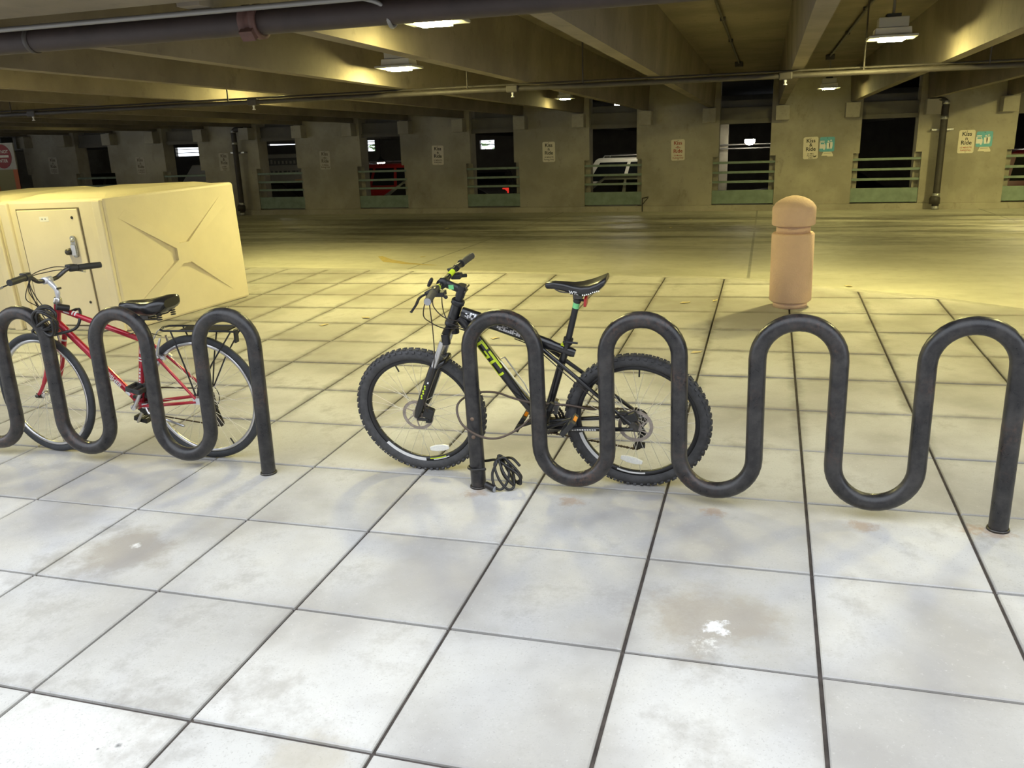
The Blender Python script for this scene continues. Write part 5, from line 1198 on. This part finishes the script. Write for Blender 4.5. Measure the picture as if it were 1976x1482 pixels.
    loop = [(0.905, 0.0, zc+0.004), (0.915, -0.040, zc), (0.945, -0.052, zc-0.002), (1.00, -0.052, zc-0.002), (1.30, -0.055, zc-0.002), (1.345, -0.05, zc-0.006), (1.345, 0.05, zc-0.006), (1.30, 0.055, zc-0.002), (1.00, 0.052, zc-0.002), (0.945, 0.052, zc-0.002), (0.915, 0.040, zc)]
    q.tube(loop, 0.0055, 8, closed=True); car_ = q.build('carrier', 'black_satin', t)
    q = MB(); q.bbox((1.03, -0.045, zc-0.006), (1.31, 0.045, zc+0.001)); q.build('carrier_deck', 'black_satin', car_)
    for s_ in (-1, 1):
        for x0, x1 in ((0.985, 1.075), (1.19, 1.085), (1.335, 1.09)):
            q = MB(); q.tube([(x0, s_*0.054, zc-0.004), (x1+(x0-x1)*0.45, s_*0.066, 0.56), (x1, s_*0.072, 0.385)], 0.0042, 8); q.build('carrier_stay', 'black_satin', car_)
    q = MB(); q.tube(cat_rom([(0.915, 0.0, zc), (0.87, 0, 0.72), (0.825, 0, 0.665), (0.80, 0, 0.64)], 6), 0.0035, 8); q.build('carrier_brace', 'alu', car_)
    q = MB(); q.bar((1.33, 0.0, 0.73), (1.325, 0.0, 0.66), 0.03, 0.010, (1, 0, 0)); q.build('light_bracket', 'black_plastic', car_)
    # drivetrain
    q = MB()
    for rr, yo in ((0.055, 0.038), (0.075, 0.044), (0.090, 0.050)):
        q.lathe([(rr-0.014, yo-0.001), (rr-0.014, yo+0.001), (rr, yo+0.001), (rr, yo-0.001)], 56, tuple(bb), 'Y', True, True)
        for k in range(36):
            a = 2*PI*k/36; q.box(bb+V((rr*math.cos(a), yo, rr*math.sin(a))), (0.006, 0.002, 0.005), M.Rotation(-a, 3, 'Y'))
    q.lathe([(0.0, 0.052), (0.05, 0.052), (0.095, 0.055), (0.095, 0.058), (0.0, 0.058)], 30, tuple(bb), 'Y'); q.build('chainset', 'dark_steel', t)
    ca = PI+0.92; cd = V((math.cos(ca), 0, math.sin(ca)))
    for s_, dv in ((-1, -cd), (1, cd)):
        p0, p1 = bb+V((0, s_*0.060, 0)), bb+dv*0.170+V((0, s_*0.074, 0))
        if s_ < 0: p1 = bb+V((-0.055, -0.074, -0.020)); 
        p1 = bb+dv*0.170+V((0, s_*0.074, 0))
        q = MB(); q.tube([p0-dv*0.006, p0+dv*0.02, p1+dv*0.008], [0.017, 0.014, 0.011], 12, squash=(1, 0.7)); q.tube([bb+V((0, s_*0.034, 0)), bb+V((0, s_*0.072, 0))], 0.016, 14); ck = q.build('crank_arm', 'alu', t)
        pc = p1+V((0, s_*0.056, 0)); pm = M.Rotation(0.25, 3, 'Y')
        q = MB(); q.tube([p1, pc+V((0, s_*0.045, 0))], 0.009, 10)
        for u in (-0.036, 0.036): q.box(pc+pm @ V((u, 0, 0)), (0.012, 0.086, 0.026), pm)
        for u in (-0.040, 0.040): q.box(pc+V((0, u, 0)), (0.080, 0.010, 0.024), pm)
        pd = q.build('pedal', 'black_plastic', ck, None, 0.002)
        q = MB(); q.box(pc+pm @ V((-0.043, 0, 0)), (0.003, 0.045, 0.016), pm); q.build('reflector', 'reflector_white', pd)
    q = MB()
    for k, rr in enumerate((0.045, 0.041, 0.037, 0.033, 0.029, 0.025)):
        q.lathe([(0.012, 0.032+k*0.0046), (rr, 0.032+k*0.0046), (rr, 0.034+k*0.0046), (0.012, 0.034+k*0.0046)], 28, tuple(ra), 'Y', True, True)
    q.build('cassette', 'dark_steel', t)
    q = MB(); q.lathe([(0.074, 0.028), (0.078, 0.028), (0.078, 0.030), (0.074, 0.030)], 40, tuple(ra), 'Y', True); q.build('spoke_guard', 'dark_steel', t)
    ju, jk = V((1.088, 0.050, 0.262)), V((1.110, 0.050, 0.185))
    q = MB(); q.bar(ra+V((0.006, 0.066, -0.02)), ju+V((0, 0.012, 0)), 0.016, 0.022); q.bar(ju+V((0, 0.009, 0)), jk+V((0, 0.009, 0)), 0.005, 0.026); q.bar(ju+V((0, -0.009, 0)), jk+V((0, -0.009, 0)), 0.005, 0.026)
    for p in (ju, jk): q.lathe([(0.005, -0.003), (0.020, -0.003), (0.020, 0.003), (0.005, 0.003)], 18, tuple(p), 'Y', True)
    q.build('rear_derailleur', 'dark_steel', t)
    q = MB(); q.tube([bb+V((0, 0.044, 0.080)), ra+V((0, 0.044, 0.036)), ra+V((0.034, 0.045, 0.008)), ra+V((0.03, 0.048, -0.025)), ju+V((-0.018, 0, 0)), jk+V((0.018, 0, 0.006)), jk+V((0, 0, -0.020)), bb+V((0.01, 0.044, -0.080))], 0.0042, 6); q.build('chain', 'chain', t)
    q = MB(); q.box(bb+V((0.03, 0.04, 0.09)), (0.05, 0.03, 0.05), RY(0.4).to_3x3()); q.box(bb+V((0.01, -0.03, 0.05)), (0.05, 0.02, 0.02)); q.build('front_derailleur', 'dark_steel', t, None, 0.004)
    # kickstand plate and stand folded back
    q = MB(); q.tube([bb+V((0.05, -0.03, -0.005)), bb+V((0.08, -0.055, -0.035)), bb+V((0.30, -0.075, -0.095))], [0.010, 0.009, 0.007], 10); q.box(bb+V((0.05, -0.02, 0.0)), (0.04, 0.04, 0.03)); q.build('kickstand', 'alu', t, None, 0.003)
    # red bottle cage loop
    q = MB(); q.tube(cat_rom([(0.430, -0.010, 0.575), (0.452, -0.036, 0.612), (0.49, -0.038, 0.588), (0.500, -0.030, 0.53), (0.485, -0.012, 0.485), (0.535, -0.012, 0.475)], 6), 0.0035, 8); q.build('bottle_cage', 'red_frame', t)
    for pts in ([clamp+V((0.02, -0.12, 0.03)), (0.215, -0.10, 0.96), (0.205, -0.05, 0.87), (0.235, -0.03, 0.80), (0.26, -0.022, 0.77)],
                [clamp+V((0.04, -0.15, 0.03)), (0.185, -0.10, 0.92), (0.19, -0.04, 0.86), (0.25, -0.03, 0.78), (0.33, -0.022, 0.68)],
                [clamp+V((0.02, 0.12, 0.035)), (0.215, 0.06, 1.03), (0.19, -0.05, 1.015), (0.20, -0.04, 0.90), (0.25, 0.0, 0.79)],
                [clamp+V((0.04, 0.15, 0.04)), (0.225, 0.08, 1.05), (0.20, -0.06, 1.02), (0.195, -0.05, 0.87), (0.215, 0, 0.72)],
                [(0.70, -0.016, 0.705), (0.79, -0.03, 0.720), (0.855, -0.015, 0.705), (0.885, 0, 0.690)]):
        q = MB(); q.tube(cat_rom(pts, 8), 0.0026, 6); q.build('cable', 'hose', t)
    return t
red_bike()

# ================================================================== LOCKS
def rack_pt(x, y, z): return (x, y, z)
# brown cable looped round the first rack leg and through the black bike
t = empty('cable_lock', S @ TR(-2.10, -0.09, 0.38), 'thin brown cable lock looped round the rack leg and the black bike', 'bike lock')
inv = TR(2.10, 0.09, -0.38)
pts = [(-1.752, -0.035, 0.405), (-1.82, -0.040, 0.365), (-1.885, -0.095, 0.315), (-1.97, -0.145, 0.283), (-2.06, -0.15, 0.29), (-2.145, -0.145, 0.345), (-2.175, -0.10, 0.42), (-2.12, -0.03, 0.455), (-2.02, 0.00, 0.455), (-1.92, -0.030, 0.440), (-1.83, -0.038, 0.425), (-1.75, -0.028, 0.418), (-1.66, -0.01, 0.41), (-1.56, 0.02, 0.385), (-1.52, 0.10, 0.37)]
q = MB(); q.tube(cat_rom([inv @ V(p) for p in pts], 8), 0.0055, 10); q.build('cable', 'cable_brown', t)
q = MB(); a = inv @ V((-1.745, -0.033, 0.408)); q.tube([a+V((-0.008, 0, -0.016)), a+V((0.012, 0.0, 0.018))], 0.013, 12); q.build('lock_head', 'black_plastic', t)
q = MB(); a = inv @ V((-1.52, 0.10, 0.37)); q.tube([a+V((0, -0.01, 0.01)), a+V((0.004, 0.03, -0.02))], 0.011, 12); q.build('lock_tip', 'black_plastic', t)
# black coil hung on the foot of the first leg
t = empty('coil_lock', S @ TR(-2.02, -0.085, 0.0), 'black coiled cable lock lying at the foot of the right rack', 'bike lock')
random.seed(3)
pts = []
wrap = [(-0.025, -0.052, 0.118), (-0.085, -0.048, 0.108), (-0.128, -0.005, 0.10), (-0.10, 0.042, 0.11), (-0.045, 0.03, 0.125)]
pts += wrap
for k in range(5):
    c0 = V((0.035+0.012*k, -0.01+0.012*k, 0.082)); rr = 0.062+0.008*math.sin(k*2.1); tl = 0.35+0.28*k
    for j in range(7):
        a = 2*PI*j/7+k*0.3+2.2
        pts.append(tuple(c0+V((rr*math.cos(a+0.8*k)*(0.62+0.07*k)+0.02*math.sin(3*k), 0.035*math.sin(a+tl), max(-0.070, rr*math.sin(a)*(1.12-0.06*k))))))
q = MB(); q.tube(cat_rom(pts, 6), 0.0066, 8); q.build('coil', 'cable_black', t)
q = MB(); q.tube([(-0.035, -0.035, 0.030), (0.012, -0.050, 0.018)], 0.0165, 14); q.build('lock_barrel', 'cable_black', t)
q = MB(); q.tube([(0.010, -0.050, 0.018), (0.016, -0.052, 0.017)], 0.014, 14); q.build('keyhole_cap', 'grey_print', t)
# black coil round the red bike's head tube and rack top
t = empty('coil_lock', S @ TR(-4.46, -0.06, 0.80), 'black coiled cable lock bundled at the red head tube', 'bike lock')
pts = []
for k in range(5):
    c0 = V((-0.015+0.012*k, -0.065-0.012*k, 0.015-0.006*k)); rr = 0.068-0.005*(k % 3)
    for j in range(7):
        a = 2*PI*j/7+k*0.35
        pts.append(tuple(c0+V((rr*math.cos(a), 0.022*math.sin(a*1.0+k), rr*math.sin(a)*(0.85+0.05*k)))))
pts += [(-0.09, -0.085, -0.055), (-0.03, -0.095, -0.085), (0.05, -0.06, -0.075), (0.11, 0.00, -0.06), (0.125, 0.03, -0.01), (0.09, 0.07, 0.03), (0.02, 0.06, 0.01)]
q = MB(); q.tube(cat_rom(pts, 6), 0.0080, 8); q.build('coil', 'cable_black', t)
q = MB(); q.tube([(0.045, -0.03, 0.065), (0.075, 0.02, 0.045)], 0.018, 14); q.build('lock_barrel', 'cable_black', t)
